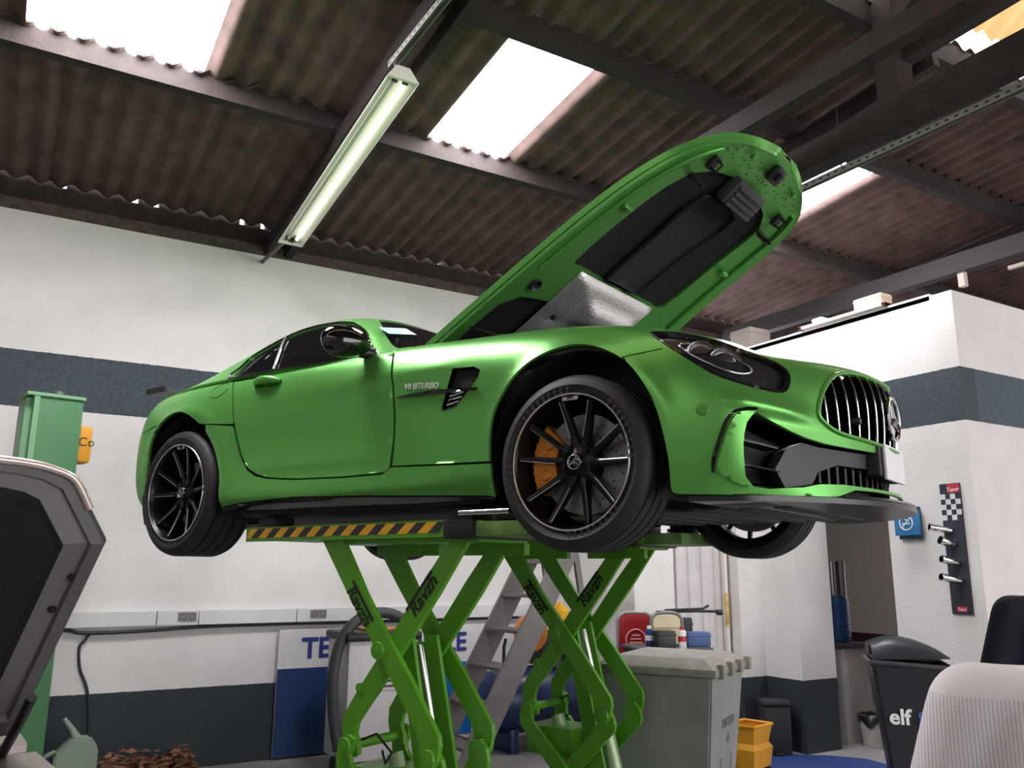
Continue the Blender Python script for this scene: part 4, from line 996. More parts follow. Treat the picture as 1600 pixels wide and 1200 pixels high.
for q in (0, Lm):
    MB().add([lp(q-.01, x, z) for x, z in ((-.045,.07),(.045,.07),(.105,-.025),(-.105,-.025))]+[lp(q+.01, x, z) for x, z in ((-.045,.07),(.045,.07),(.105,-.025),(-.105,-.025))], ((0,1,2,3),(7,6,5,4),(0,4,5,1),(1,5,6,2),(2,6,7,3),(3,7,4,0))).build('end_plate', M_LAMPW, lamp)
for q in (.035, ):
    MB().tube([lp(.06, -q, .0), lp(Lm-.06, -q, .0)], .016, 12).build('tube', mat('fluorescent_tube', (250, 246, 230), .3, emit=(255, 251, 242), estr=1.3), lamp, 60)
MB().tube([lp(.06, .035, .0), lp(Lm-.06, .035, .0)], .013, 12).build('tube', mat('tube_unlit', (215, 215, 210), .3), lamp, 60)
for q in (-.035, .035):
    for e in (.05, Lm-.05): MB().lathe([(0, 0), (.02, 0), (.02, .03), (0, .03)], 12).xf(Matrix.Translation(Vector(lp(e, q, -.01)))).build('tube_holder', mat('holder_dark', (70, 66, 60), .6), lamp, 40)
MB().box((-.02, -.02, -.01), (.02, .02, .30)).build('lamp_strut', M_RUST, lamp)
MB().tube([(-.03, .02, .02), (-.04, .76, .06)], .018, 8).build('wall_strut', mat('strut_grey', (96, 92, 90), .6), lamp, 50)
def rail(name, lab, a, c, hang):
    a, c = Vector(a), Vector(c); t = thing(name, lab, 'rail', a); v = c-a; dd = v.normalized(); ss = dd.cross(Vector((0, 0, 1))).normalized(); uu = ss.cross(dd)
    f = lambda x, y, z: tuple(dd*x+ss*y+uu*z)
    L = v.length
    for (y0, y1, z0, z1, nm) in ((-.022, .022, .018, .022, 'rail_web'), (-.022, -.018, -.02, .022, 'rail_flange'), (.018, .022, -.02, .022, 'rail_flange')):
        MB().add([f(x, y, z) for x in (0, L) for y, z in ((y0,z0),(y1,z0),(y1,z1),(y0,z1))], ((0,3,2,1),(4,5,6,7),(0,1,5,4),(1,2,6,5),(2,3,7,6),(3,0,4,7))).build(nm, M_GALV, t)
    n = int(L/.06)
    sl = MB()
    for k in range(n):
        x = .03+k*.06
        sl.add([f(x-.012, -.0225, -.006), f(x+.012, -.0225, -.006), f(x+.012, -.0225, .006), f(x-.012, -.0225, .006)], ((0,1,2,3),))
        sl.add([f(x-.012, .0225, -.006), f(x+.012, .0225, -.006), f(x+.012, .0225, .006), f(x-.012, .0225, .006)], ((0,1,2,3),))
    o = sl.build('rail_slots', mat('slot_dark', (40, 38, 38), .8), t); o['kind'] = 'stuff'
    for x in hang: MB().tube([f(x, 0, .02), (f(x, 0, 0)[0], f(x, 0, 0)[1], f(x, 0, 0)[2]+.45)], .006, 6).build('hanger_rod', M_RUST, t)
    return t
rail('slotted_rail', 'pale slotted rail carrying on from the upper end of the fluorescent lamp', (1.74, 4.42, 4.60), (1.78, 1.2, 4.62), (.5, 2.2))
rail('slotted_rail', 'long pale slotted rail by the timber truss post at the upper right', (4.53, 3.95, 4.165), (4.60, -1.2, 4.165), (.6, 1.9, 3.4))

# ---------------------------------------------------------------- things on and by the back wall
tr = thing('cable_trunking', 'white plastic cable trunking along the back wall above the dark dado', 'trunking', (.2, 7.48, 1.10))
M_TRK = mat('trunking_white', (214, 212, 214), .5, noise=.05)
xs = [0, .93, 1.25, 2.06, 2.72, 3.6, 4.4]
for a, c in zip(xs[:-1], xs[1:]): MB().rbox((a+.003, -.055, 0), (c-.003, -.002, .116), .005).build('trunking_cover', M_TRK, tr)
for (x, lab) in ((1.36, 'grey twin socket plate on the trunking, left of the lift'), (2.45, 'grey twin socket plate on the trunking behind the lift arm')):
    so = thing('power_socket', lab, 'socket', (x, 7.424, 1.168), 0, 'sockets on the trunking')
    MB().rbox((-.072, -.008, -.034), (.072, .002, .034), .004).build('socket_plate', mat('socket_grey', (128, 126, 124), .5), so)
    for q in (-.03, .035): MB().lathe([(0, -.006), (.018, -.006), (.023, -.011), (.024, -.004)], 16, 'y', (q, 0, 0)).build('socket_hole', mat('socket_black', (26, 26, 28), .5), so, 40)
MB_ = MB(); MB_.tube(smooth_poly([(-.3,7.45,1.12),(.2,7.45,1.10),(.5,7.45,1.085),(.62,7.45,1.06),(1.0,7.45,1.062),(1.56,7.45,1.085),(2.25,7.45,1.088),(3.2,7.45,1.085),(4.5,7.45,1.09)], 5, False), .014, 8)
tag(MB_.build('wall_cable', mat('cable_grey', (44, 44, 48), .6), None, 60), 'dark cable sagging along the underside of the white trunking', 'cable')
MB_ = MB(); MB_.tube(smooth_poly([(.66,7.458,1.05),(.63,7.46,1.0),(.60,7.46,.95),(.62,7.46,.80),(.68,7.46,.66),(.72,7.46,.45),(.73,7.46,.1)], 5, False), .011, 8)
tag(MB_.build('hanging_cable', mat('cable_grey', (44, 44, 48), .6), None, 60), 'dark cable hanging down the back wall from the trunking', 'cable')
# banner
bn = thing('wall_banner', 'white and blue oil advertising board with large blue letters, behind the lift', 'banner', (2.12, 7.45, 0))
MB().box((0, -.02, .02), (2.05, 0, 1.04)).build('banner_board', mat('banner_white', (214, 212, 212), .6, noise=.05), bn)
MB().box((.0, -.023, .02), (.86, -.02, .72)).build('banner_blue_panel', mat('banner_navy', (14, 46, 96), .6), bn)
MB().box((1.05, -.026, .06), (1.86, -.02, .70)).build('banner_logo_panel', mat('banner_blue', (10, 104, 176), .5), bn)
M_LET = mat('letter_blue', (38, 48, 128), .6)
for txt, x in (('TE', .33), ('E', 1.265), ('LE', 1.68)):
    text_mesh('banner_letters', txt, .235, M_LET, frame((1,0,0), (0,0,1), (0,-1,0), (x, -.024, .875)), bn, .001, bold=.006)
lt = text_mesh('banner_logo_outline', 'oil', .52, mat('outline_white', (230, 232, 236), .5), frame((.8,0,0), (0,0,1), (0,-1,0), (1.31, -.028, .45)), bn, .0008, bold=.03)
text_mesh('banner_logo_letters', 'oil', .52, mat('letter_deep_blue', (16, 58, 140), .5), frame((.8,0,0), (0,0,1), (0,-1,0), (1.31, -.0305, .45)), bn, .0008, bold=.008)
# workshop machine with hose
mc = thing('service_machine', 'pale workshop service machine with black top and looped grey hose behind the lift', 'machine', (2.72, 6.80, 0))
M_MC = mat('machine_white', (206, 204, 204), .45)
MB().rbox((-.30, -.25, .10), (.30, .25, 1.0), .03).build('cabinet', M_MC, mc, 40)
MB().rbox((-.32, -.27, .99), (.32, .27, 1.06), .025).build('top_tray', M_BLACKP, mc, 40)
MB().rbox((-.12, -.12, 1.06), (.14, .10, 1.085), .008).build('copper_fittings', mat('copper', (190, 128, 84), .4, .8), mc, 40)
MB().box((-.06, -.256, .62), (.20, -.25, .94)).build('label_panel', mat('label_paper', (214, 208, 208), .6), mc)
for k in range(7): MB().box((-.045, -.2585, .64+.04*k), (.185 if k % 2 else .15, -.256, .655+.04*k)).build('label_line', mat('label_red', (150, 50, 54), .6) if k > 4 else mat('label_ink', (66, 64, 66), .6), mc)
MB().lathe([(0, 0), (.07, 0), (.07, .05), (0, .05)], 18, 'x', (-.34, -.1, .07)).build('castor', M_BLACKP, mc, 40)
MB().lathe([(0, 0), (.07, 0), (.07, .05), (0, .05)], 18, 'x', (.29, -.1, .07)).build('castor', M_BLACKP, mc, 40)
MB().tube(smooth_poly([(.33,-.1,.35),(.36,-.1,.8),(.30,-.12,1.05),(.10,-.14,1.19),(-.15,-.16,1.18),(-.33,-.18,1.02),(-.40,-.2,.75),(-.38,-.2,.45),(-.33,-.2,.2)], 5, False), .045, 12).build('hose', mat('hose_grey', (62, 64, 68), .55), mc, 60)
# step ladder
ld = thing('step_ladder', 'grey steel step ladder leaning behind the scissor lift', 'ladder', (0, 0, 0))
M_LD = mat('ladder_grey', (112, 106, 104), .55, .2, noise=.15)
def plank(p0, p1, wd, th, nm, m, par, wdir=Vector((1, 0, 0))):
    p0, p1 = Vector(p0), Vector(p1); dd = (p1-p0).normalized(); w = (wdir-dd*wdir.dot(dd)).normalized(); t_ = dd.cross(w)
    V = [p+w*i*wd/2+t_*j*th/2 for p in (p0, p1) for i, j in ((-1,-1),(1,-1),(1,1),(-1,1))]
    return MB().add(V, ((0,3,2,1),(4,5,6,7),(0,1,5,4),(1,2,6,5),(2,3,7,6),(3,0,4,7))).build(nm, m, par)
LX = lambda z, y: Vector((3.07+.57*z, y, z))
for y in (5.90, 6.46): plank(LX(2.0, y), LX(.0, y), .19, .03, 'stringer', M_LD, ld)
for k in range(7):
    z = .24+.275*k; c_ = LX(z, 5.915)
    MB().box((c_.x-.10, 5.915, z-.012), (c_.x+.13, 6.445, z+.012)).build('step', M_LD, ld)
for y in (5.93, 6.43): plank((4.10, y, 1.95), (4.42, y, 0), .05, .03, 'rear_leg', M_LD, ld)
# compressor tank
ct = thing('compressor_tank', 'dark blue air compressor tank standing behind the scissor lift', 'compressor', (4.40, 6.86, 0))
M_TANK = mat('tank_blue', (24, 46, 92), .35)
b = MB(); b.lathe([(0, -.62), (.15, -.60), (.25, -.54), (.28, -.45), (.28, .45), (.25, .54), (.15, .60), (0, .62)], 32, 'x', (0, 0, .42)); b.build('tank', M_TANK, ct, 40)
for x in (-.4, .4): MB().rbox((x-.04, -.2, 0), (x+.04, .2, .20), .01).build('tank_foot', M_TANK, ct, 40)
MB().rbox((-.10, -.16, .70), (.28, .16, .98), .04).build('pump_head', mat('pump_dark', (48, 42, 38), .6, noise=.3), ct, 40)
b = MB(); b.lathe([(.10, -.03), (.16, -.03), (.16, .03), (.10, .03), (.10, -.03)], 28, 'y', (-.24, -.2, 1.0)); b.build('belt_wheel', mat('wheel_orange', (206, 124, 50), .5), ct, 40)
for k in range(4):
    a = math.pi/4+k*math.pi/2; MB().tube([(-.24, -.2, 1.0), (-.24+.11*math.cos(a), -.2, 1.0+.11*math.sin(a))], .012, 6).build('wheel_spoke', mat('wheel_orange', (206, 124, 50), .5), ct)
MB().tube([(-.46, -.1, .70), (-.46, -.1, .88), (-.44, -.1, .95)], .015, 8).build('valve_stem', M_BLACKP, ct, 50)
b = MB(); random.seed(5); V = []; nu, nv = 16, 10
for i in range(nv+1):
    for j in range(nu):
        th, ph = math.pi*i/nv, 2*math.pi*j/nu; r = 1+.22*math.sin(3*ph+2*th)+.12*math.sin(7*ph-3*th)
        V.append((.09*r*math.sin(th)*math.cos(ph), .08*r*math.sin(th)*math.sin(ph), .11*r*math.cos(th)))
b.add(V, [(i*nu+j, i*nu+(j+1) % nu, (i+1)*nu+(j+1) % nu, (i+1)*nu+j) for i in range(nv) for j in range(nu)])
cl = b.build('yellow_cloth', mat('cloth_yellow', (214, 164, 40), .85), None, 60); cl.location = (4.60, 6.86, 1.115); tag(cl, 'crumpled yellow cloth on the compressor behind the lift', 'cloth')
# red sign
rs = thing('red_sign', 'tall narrow red sign with pale round emblems and a grey frame beside the bin', 'sign', (4.68, 5.84, 0), math.radians(-22))
b = MB(); pl = [(-.14,.02),(.14,.02),(.14,1.12),(.12,1.17),(.08,1.19),(-.08,1.19),(-.12,1.17),(-.14,1.12)]; b.prism(pl, -.03, .03, 'xz'); b.build('sign_panel', mat('sign_red', (158, 28, 38), .4), rs)
b = MB(); b.tube([(x*1.06, -.01, .02+(z-.02)*1.01) for x, z in pl], .018, 8, closed=True); b.build('sign_frame', mat('frame_grey', (150, 148, 150), .4, .5), rs, 50)
for z in (.98, .70, .36):
    b = MB(); b.tube([(.085*math.cos(a), -.034, z+.085*math.sin(a)) for a in [2*math.pi*i/28 for i in range(28)]], .006, 6, closed=True); b.build('emblem_ring', mat('emblem_pink', (226, 150, 156), .5), rs, 50)
    for k in range(3): MB().rbox((-.055+.01*k, -.036, z-.03+.03*k), (.055-.008*k, -.030, z-.016+.03*k), .003).build('emblem_stroke', mat('emblem_pink', (226, 150, 156), .5), rs)
# green two-post lift column with yellow box
gc = thing('lift_column', 'tall green steel lift column with a yellow box, by the back wall at left', 'lift column', (.22, 6.85, 0), math.radians(10))
M_COLG = mat('column_green', (66, 118, 74), .5, noise=.08); M_COLG2 = mat('column_light_green', (112, 160, 116), .5)
MB().rbox((-.13, -.12, 0), (.16, .16, 2.74), .008).build('column_body', M_COLG, gc, 40)
MB().box((-.20, -.06, 0), (-.135, .16, 2.72)).build('column_slide', M_COLG2, gc)
MB().box((-.16, -.13, 0), (-.125, -.05, 2.735)).build('column_flange', M_COLG2, gc)
MB().rbox((-.21, -.135, 2.73), (.17, .17, 2.755), .004).build('column_cap', M_COLG2, gc)
MB().lathe([(.03, 2.755), (.03, 2.80), (0, 2.81)], 14, 'z', (.02, .02, 0)).build('cap_bolt', mat('bolt_grey', (120, 120, 118), .5, .5), gc, 40)
MB().rbox((.165, -.07, 2.29), (.26, .11, 2.56), .03).build('switch_box', mat('box_yellow', (216, 150, 40), .45), gc, 40)
text_mesh('box_lettering', 'Co', .09, mat('ink_brown', (70, 40, 16), .6), frame((1, 0, 0), (0, 0, 1), (0, -1, 0), (.218, -.0715, 2.44)), gc, .0008)
MB().rbox((.165, -.06, 1.85), (.27, .12, 2.12), .025).build('motor_box', mat('box_grey', (168, 166, 158), .5), gc, 40)
# silver car with its bonnet up
sc = thing('silver_car', 'silver grey car with its bonnet raised at the left edge, partly out of the picture', 'car', (-.9, 2.6, 0))
def W(px, py, k):  # point at a distance along the direction of a feature
    dx, dy = (px-800)/1318.914, (600-py)/1318.914
    v = F_+R_*dx+U_*dy; return Vector((0, 0, 1.55))+v*k-sc.location
M_SILV = mat('silver_paint', (150, 140, 138), .35, .5); M_SILVIN = mat('bonnet_inner_grey', (96, 92, 94), .5, .2)
c_tr = W(166, 848, 3.2); c_br = W(22, 1150, 3.35); c_top = [W(118, 752, 3.12), W(86, 735, 3.07), W(40, 724, 3.0), W(-60, 712, 2.86), W(-220, 715, 2.66)]
c_bl = W(-300, 1230, 2.90)
hax = (c_bl-c_br); hax.z = 0; hax.normalize()                   # along the hinge, away from the picture
c_bl = c_br+hax*1.42+Vector((0, 0, c_bl.z-c_br.z)); c_top[-1] = c_top[-2]+(c_top[-2]-c_top[-3]).normalized()*.75
outl = [c_br, c_tr]+c_top+[c_bl]
nb = (c_tr-c_br).cross(c_top[3]-c_br).normalized()
if nb.dot(Vector((0, 0, 1.55))-sc.location-c_br) < 0: nb = -nb
cen = sum(outl, Vector())/len(outl)
def plate(pts, o0, o1, nm, m, par, label=None):
    n = len(pts); V = [p+nb*o0 for p in pts]+[p+nb*o1 for p in pts]
    return MB().add(V, [tuple(range(n)), tuple(range(2*n-1, n-1, -1))]+[(i, (i+1) % n, (i+1) % n+n, i+n) for i in range(n)]).build(nm, m, par, label=label)
hd = plate(outl, -.035, -.015, 'bonnet_skin', M_SILV, sc)
shr = lambda k, pts=outl: [cen+(p-cen)*k for p in pts]
def ringplate(k0, k1, o0, o1, nm, m, par):
    a, c = shr(k0), shr(k1); n = len(a); V = [p+nb*o0 for p in a]+[p+nb*o1 for p in c]+[p+nb*(o0-.02) for p in a]
    return MB().add(V, [(i, (i+1) % n, (i+1) % n+n, i+n) for i in range(n)]+[(i+2*n, (i+1) % n+2*n, (i+1) % n, i) for i in range(n)]).build(nm, m, par)
ringplate(1.0, .985, -.012, .004, 'bonnet_hem', mat('hem_dark', (52, 50, 54), .5), hd)
ringplate(.985, .90, .004, .012, 'inner_frame', M_SILVIN, hd)
ringplate(.90, .88, .012, -.008, 'frame_step', M_SILVIN, hd)
ringplate(.88, .72, -.008, .002, 'inner_web', mat('bonnet_inner_light', (112, 108, 108), .5, .2), hd)
plate(shr(.72), -.006, .010, 'insulation_mat', M_WOOL, hd)
for (px, py) in ((27, 811), (65, 853), (113, 907), (81, 962)):
    q = W(px, py, 3.17); dd = (q-c_br).dot(nb); q = q-nb*(dd-.012)
    MB().lathe([(0, .002), (.014, .002), (.016, -.004)], 12).xf(frame(nb.orthogonal().normalized(), nb.cross(nb.orthogonal().normalized()), nb, q)).build('clip_hole', M_SHELL, hd, 40)
b = MB(); top_e = [c_tr.lerp(c_top[0], .55)]+c_top; b.tube([p+nb*.012+Vector((0, 0, .012)) for p in smooth_poly([tuple(v) for v in top_e], 4, False) and [Vector(v) for v in smooth_poly([tuple(v) for v in top_e], 4, False)]], [.005]+[.016]*19+[.016], 8) if False else b.tube([Vector(v)+nb*.012+Vector((0, 0, .008)) for v in smooth_poly([tuple(v) for v in top_e], 4, False)], .015, 8); b.build('bright_lip', mat('lip_silver', (226, 206, 202), .25, .6), hd, 50)
b = MB(); b.tube([W(2, 1180, 3.3), W(30, 1130, 3.25), W(50, 1090, 3.2)], .02, 8); b.build('bonnet_strut', M_BLACKP, sc, 50)
fwd = Vector((nb.x, nb.y, 0)).normalized(); fwd = (fwd-hax*fwd.dot(hax)).normalized(); O_ = Vector((c_br.x, c_br.y, -sc.location.z))
def Q(u, v, z): return O_+fwd*u+hax*v+Vector((0, 0, z))
def slabq(prof, v0, v1, nm, m, ang=30):
    n = len(prof); V = [Q(u, v0, z) for u, z in prof]+[Q(u, v1, z) for u, z in prof]
    return MB().add(V, [tuple(range(n)), tuple(range(2*n-1, n-1, -1))]+[(i, i+n, (i+1) % n+n, (i+1) % n) for i in range(n)]).build(nm, m, sc, ang, bevel=.01)
zc = c_br.z+sc.location.z
slabq([(-3.0,.28),(-.02,.28),(-.02,zc-.03),(-.15,zc),(-2.7,zc+.02),(-3.05,.75)], -.06, 1.50, 'body', M_SILV)
slabq([(-.10,zc),(-.75,1.40),(-1.5,1.45),(-2.1,1.36),(-2.75,zc+.02)], .10, 1.34, 'cabin', M_TINT)
slabq([(-.72,1.405),(-.80,1.445),(-1.5,1.485),(-2.1,1.40),(-2.05,1.36),(-1.5,1.45)], .10, 1.34, 'roof', M_SILV)
arch = [(.55+.37*math.cos(math.radians(a)), .34+.37*math.sin(math.radians(a))) for a in range(170, 5, -15)]
for v0, v1 in ((-.10, .10), (1.34, 1.54)):
    slabq([(-.02,.30)]+arch+[(1.02,.30),(1.10,.45),(1.05,.66),(.9,zc-.19),(.4,zc-.11),(-.02,zc-.07)], v0, v1, 'front_wing', M_SILV)
slabq([(.95,.25),(1.12,.25),(1.20,.42),(1.16,.62),(1.06,.72),(.95,.70)], .10, 1.34, 'front_bumper', M_SILV)
slabq([(1.165,.46),(1.19,.46),(1.165,.60),(1.14,.60)], .40, 1.04, 'grille', M_BLACKP)
slabq([(.02,.35),(.95,.35),(.95,.60),(.02,.62)], .10, 1.34, 'engine', mat('engine_black', (18, 18, 20), .5))
for v in (.02, 1.42):
    for u in (.55, -2.2):
        b = MB(); b.lathe([(.0, -.085), (.19, -.085), (.20, -.1), (.30, -.1), (.32, -.07), (.32, .07), (.30, .1), (.20, .1), (.0, .085)], 32, 'x'); b.xf(frame(hax, fwd, Vector((0, 0, 1)), Q(u, v, .32))); b.build('wheel', M_RUBBER, sc, 40)
# jerry can, dry leaves
jc = thing('jerry_can', 'grey green plastic can with a spout and loop handle by the dark dado', 'can', (.60, 6.9, 0))
M_JC = mat('can_green', (122, 138, 122), .5)
b = MB(); prf = [(-.13,.0),(.13,.0),(.14,.04),(.14,.33),(.09,.40),(-.03,.41),(-.13,.30),(-.14,.04)]; b.prism(prf, -.07, .07, 'xz'); b.build('can_body', M_JC, jc, None, bevel=.015)
MB().tube([(.0, 0, .39), (-.03, 0, .45), (-.09, 0, .53)], [.035, .022, .015], 12).build('spout', M_JC, jc, 50)
MB().tube(smooth_poly([(-.12,0,.32),(-.19,0,.28),(-.21,0,.18),(-.19,0,.06),(-.13,0,.03)], 4, False), .016, 8).build('handle', M_JC, jc, 50)
tb = thing('cardboard_tray', 'low brown cardboard box full of dry leaves against the dado', 'box', (1.08, 6.9, 0))
M_CARD = mat('cardboard', (128, 92, 66), .85, noise=.2)
MB().box((-.33, -.2, 0), (.33, .2, .02)).build('tray_base', M_CARD, tb)
for a, c in (((-.33,-.2,0),(.33,-.185,.14)), ((-.33,.185,0),(.33,.2,.14)), ((-.33,-.2,0),(-.315,.2,.14)), ((.315,-.2,0),(.33,.2,.14))): MB().box(a, c).build('tray_side', M_CARD, tb)
random.seed(11); b = MB()
for k in range(420):
    c = Vector((random.uniform(-.3, .3), random.uniform(-.17, .17), random.uniform(.04, .21)+.08*random.random()**3))
    q = Matrix.Rotation(random.uniform(0, 6.3), 3, 'Z')@Matrix.Rotation(random.uniform(-1.2, 1.2), 3, 'X'); l, w = random.uniform(.03, .07), random.uniform(.012, .025)
    b.add([c+q@Vector(p) for p in ((-l,0,0),(0,-w,.012),(l,0,.004),(0,w,.012))], ((0,1,2,3),))
b.xf(Matrix.Translation((1.08, 6.9, 0))); lv = b.build('dry_leaves', mat('leaf_brown', (140, 96, 74), .85, noise=.5, nscale=12)); lv['kind'] = 'stuff'; tag(lv, 'heap of curled brown dry leaves in the low box', 'leaves')

# ---------------------------------------------------------------- right-hand side
# wheelie bin: side axis runs from near corner to far-left corner
bnx = Vector((-.0, .76, 0)); P0 = Vector((3.49, 3.66, 0)); fx = Vector((.70, .40, 0)).normalized(); sx = Vector((-fx.y, fx.x, 0))
wb = thing('wheelie_bin', 'dirty grey wheelie bin with a flat lid and worn stencil, beside the lift', 'bin', P0+fx*.36+sx*.36, math.atan2(fx.y, fx.x))
M_BIN = mat('bin_grey_green', (142, 146, 142), .6, noise=.14, nscale=6); M_LID = mat('bin_lid_grey', (150, 146, 138), .7, noise=.2, nscale=10)
V = []
for (w, dd, z) in ((.24, .24, .03), (.30, .30, .60), (.335, .335, .97)): V += [(-w,-dd,z),(w,-dd,z),(w,dd,z),(-w,dd,z)]
MB().add(V, [(0,3,2,1),(8,9,10,11)]+[(i*4+j, i*4+(j+1) % 4, i*4+4+(j+1) % 4, i*4+4+j) for i in range(2) for j in range(4)]).build('bin_body', M_BIN, wb, None, bevel=.012)
MB().rbox((-.37, -.37, .965), (.37, .37, 1.01), .012).build('bin_rim', M_LID, wb, 40)
b = MB(); V = [(-.36,-.35,1.01),(.36,-.35,1.01),(.36,.35,1.01),(-.36,.35,1.01),(-.26,-.27,1.055),(.27,-.27,1.06),(.27,.27,1.06),(-.26,.27,1.055)]
b.add(V, ((4,5,6,7),(0,1,5,4),(1,2,6,5),(2,3,7,6),(3,0,4,7))); lid = b.build('lid', M_LID, wb)
for k in range(4): MB().rbox((-.30+.19*k, -.395, .955), (-.24+.19*k, -.355, 1.035), .01).build('lid_lug', M_LID, lid, 40)
for sd in (-1, 1): MB().lathe([(0, -.03), (.09, -.03), (.10, -.02), (.10, .02), (.09, .03), (0, .03)], 20, 'x', (sd*.24, .25, .10)).build('bin_wheel', M_BLACKP, wb, 40)
sl = .095/.94
text_mesh('bin_stencil', 'DISTEO', .075, mat('stencil_grey', (96, 100, 102), .8), frame((1,0,0), (0,-.105,.994), (0,-.994,-.105), (.04, -.3105, .68)), wb, .0005)
text_mesh('bin_stencil', '+', .13, mat('stencil_grey', (96, 100, 102), .8), frame((1,0,0), (0,-.105,.994), (0,-.994,-.105), (.05, -.303, .58)), wb, .0005)
b = MB(); b.tube([(-.10,-.297,.5),(-.10,-.272,.26),(.12,-.272,.26),(.12,-.297,.5)], .002, 5); b.build('bin_scratches', mat('stencil_grey', (96, 100, 102), .8), wb)
# trolley with oddments behind the bin
ty = thing('tool_trolley', 'dark tool trolley mostly hidden behind the wheelie bin', 'trolley', (4.70, 5.40, 0), math.radians(-20))
MB().rbox((-.34, -.20, .10), (.24, .20, .94), .015).build('trolley_body', mat('trolley_dark', (38, 38, 42), .6), ty, 40)
MB().rbox((-.36, -.22, .94), (.26, .22, .965), .006).build('trolley_top', mat('trolley_top_grey', (70, 70, 72), .5), ty, 40)
for sx_ in (-.28, .18):
    MB().lathe([(0, -.02), (.05, -.02), (.05, .02), (0, .02)], 14, 'x', (sx_, -.15, .05)).build('castor', M_BLACKP, ty, 40); MB().lathe([(0, -.02), (.05, -.02), (.05, .02), (0, .02)], 14, 'x', (sx_, .15, .05)).build('castor', M_BLACKP, ty, 40)
ch = thing('folded_frame', 'grey tubular frame with a cream panel standing on the trolley', 'frame', (4.62, 5.36, .966), math.radians(-20))
b = MB(); b.tube(smooth_poly([(-.13,0,0.01),(-.13,0,.19),(-.10,0,.24),(-.05,0,.255),(.06,0,.255),(.11,0,.23),(.13,0,.18),(.13,0,0.01)], 3, False), .014, 8); b.build('tube_frame', mat('tube_grey', (120, 118, 118), .4, .5), ch, 50)
MB().box((-.115, -.006, .015), (.115, .006, .235)).build('cream_panel', mat('panel_cream', (212, 198, 158), .6), ch)
MB().box((-.115, -.01, .135), (.115, -.004, .143)).build('panel_bar', mat('tube_grey', (120, 118, 118), .4, .5), ch)
MB().tube([(-.08,.0,.262),(.30,.06,.265),(.46,.04,.262)], .011, 8).build('long_rod', M_BLACKP, ch, 50)
MB().tube([(.0,.02,.275),(.32,.02,.285),(.37,.02,.31)], .010, 8).build('hooked_rod', M_BLACKP, ch, 50)
MB().lathe([(0,-.02),(.024,-.02),(.024,.02),(0,.02)], 10, 'x', (.47,.04,.255)).build('rod_knob', M_BLACKP, ch, 40)
def plainbox(nm, lab, cat, loc, size, m, rz=-20, lid=None):
    t = thing(nm, lab, cat, loc, math.radians(rz)); w, dd, h = size
    MB().rbox((-w/2, -dd/2, 0), (w/2, dd/2, h), .012).build('case', m, t, 40)
    MB().rbox((-w/2-.004, -dd/2-.004, h*.72), (w/2+.004, dd/2+.004, h*.80), .003).build('rim', m, t, 40)
    if lid: MB().rbox((-w*.3, -dd/2-.006, h*.2), (w*.3, -dd/2, h*.5), .002).build('label', lid, t)
    return t
plainbox('blue_box', 'blue plastic box on the trolley behind the bin lid', 'box', (4.83, 5.25, .966), (.19, .13, .11), mat('box_blue', (52, 84, 136), .5))
plainbox('black_case', 'black case standing behind the blue box', 'box', (4.84, 5.45, .966), (.18, .10, .21), mat('case_black', (36, 36, 40), .6))
plainbox('black_crate', 'small black crate at the left end of the trolley', 'box', (4.49, 5.24, .966), (.15, .12, .13), M_BLACKP)
for (x, y, lab, c1, c2) in ((4.60, 5.16, 'white and red spray can nearest the cream panel', (222, 220, 218), (186, 44, 44)), (4.44, 5.36, 'blue and white spray can beside the small black crate', (40, 54, 110), (226, 226, 226))):
    t = thing('spray_can', lab, 'can', (x, y, .966), 0, 'spray cans on the trolley')
    MB().lathe([(0, 0), (.03, 0), (.031, .004), (.031, .12), (.024, .135), (0, .137)], 18).build('can_body', mat('can_%d' % c1[0], c1, .35), t, 40)
    MB().lathe([(.0, .137), (.018, .137), (.018, .16), (0, .162)], 14).build('cap', mat('cap_%d' % c2[0], c2, .4), t, 40)
    MB().lathe([(.0315, .05), (.0315, .09)], 18).build('label_band', mat('cap_%d' % c2[0], c2, .4), t)
# yellow mop bucket
mb = thing('mop_bucket', 'yellow plastic mop bucket on the blue floor beside the bin', 'bucket', (5.24, 5.14, 0), math.radians(15))
M_MOP = mat('bucket_yellow', (224, 158, 34), .45)
b = MB(); V = []
for (w, dd, z) in ((.13, .10, .06), (.15, .12, .20), (.12, .10, .24), (.145, .125, .37)): V += [(-w,-dd,z),(w,-dd,z),(w,dd,z),(-w,dd,z)]
b.add(V, [(0,3,2,1)]+[(i*4+j, i*4+(j+1) % 4, i*4+4+(j+1) % 4, i*4+4+j) for i in range(3) for j in range(4)]); b.build('bucket', M_MOP, mb, None)
b = MB(); b.tube([(-.145,-.125,.37),(.145,-.125,.37),(.145,.125,.37),(-.145,.125,.37)], .012, 8, closed=True); b.build('bucket_rim', M_MOP, mb, 50)
for sx_ in (-.11, .11): MB().lathe([(0,-.015),(.035,-.015),(.035,.015),(0,.015)], 12, 'x', (sx_, -.08, .035)).build('castor', M_BLACKP, mb, 40); MB().lathe([(0,-.015),(.035,-.015),(.035,.015),(0,.015)], 12, 'x', (sx_, .08, .035)).build('castor', M_BLACKP, mb, 40)
# black pedal bin against the pillar
pb = thing('pedal_bin', 'slim black pedal bin standing against the dark pillar base', 'bin', (6.00, 5.58, 0), math.radians(-30))
MB().rbox((-.12, -.10, .0), (.12, .10, .40), .02).build('bin_body', mat('pedal_black', (30, 30, 33), .5), pb, 40)
MB().rbox((-.125, -.105, .40), (.125, .105, .45), .018).build('lid', mat('pedal_lid', (40, 40, 44), .4), pb, 40)
MB().rbox((-.04, -.135, .01), (.04, -.10, .03), .006).build('pedal', M_BLACKP, pb, 40)
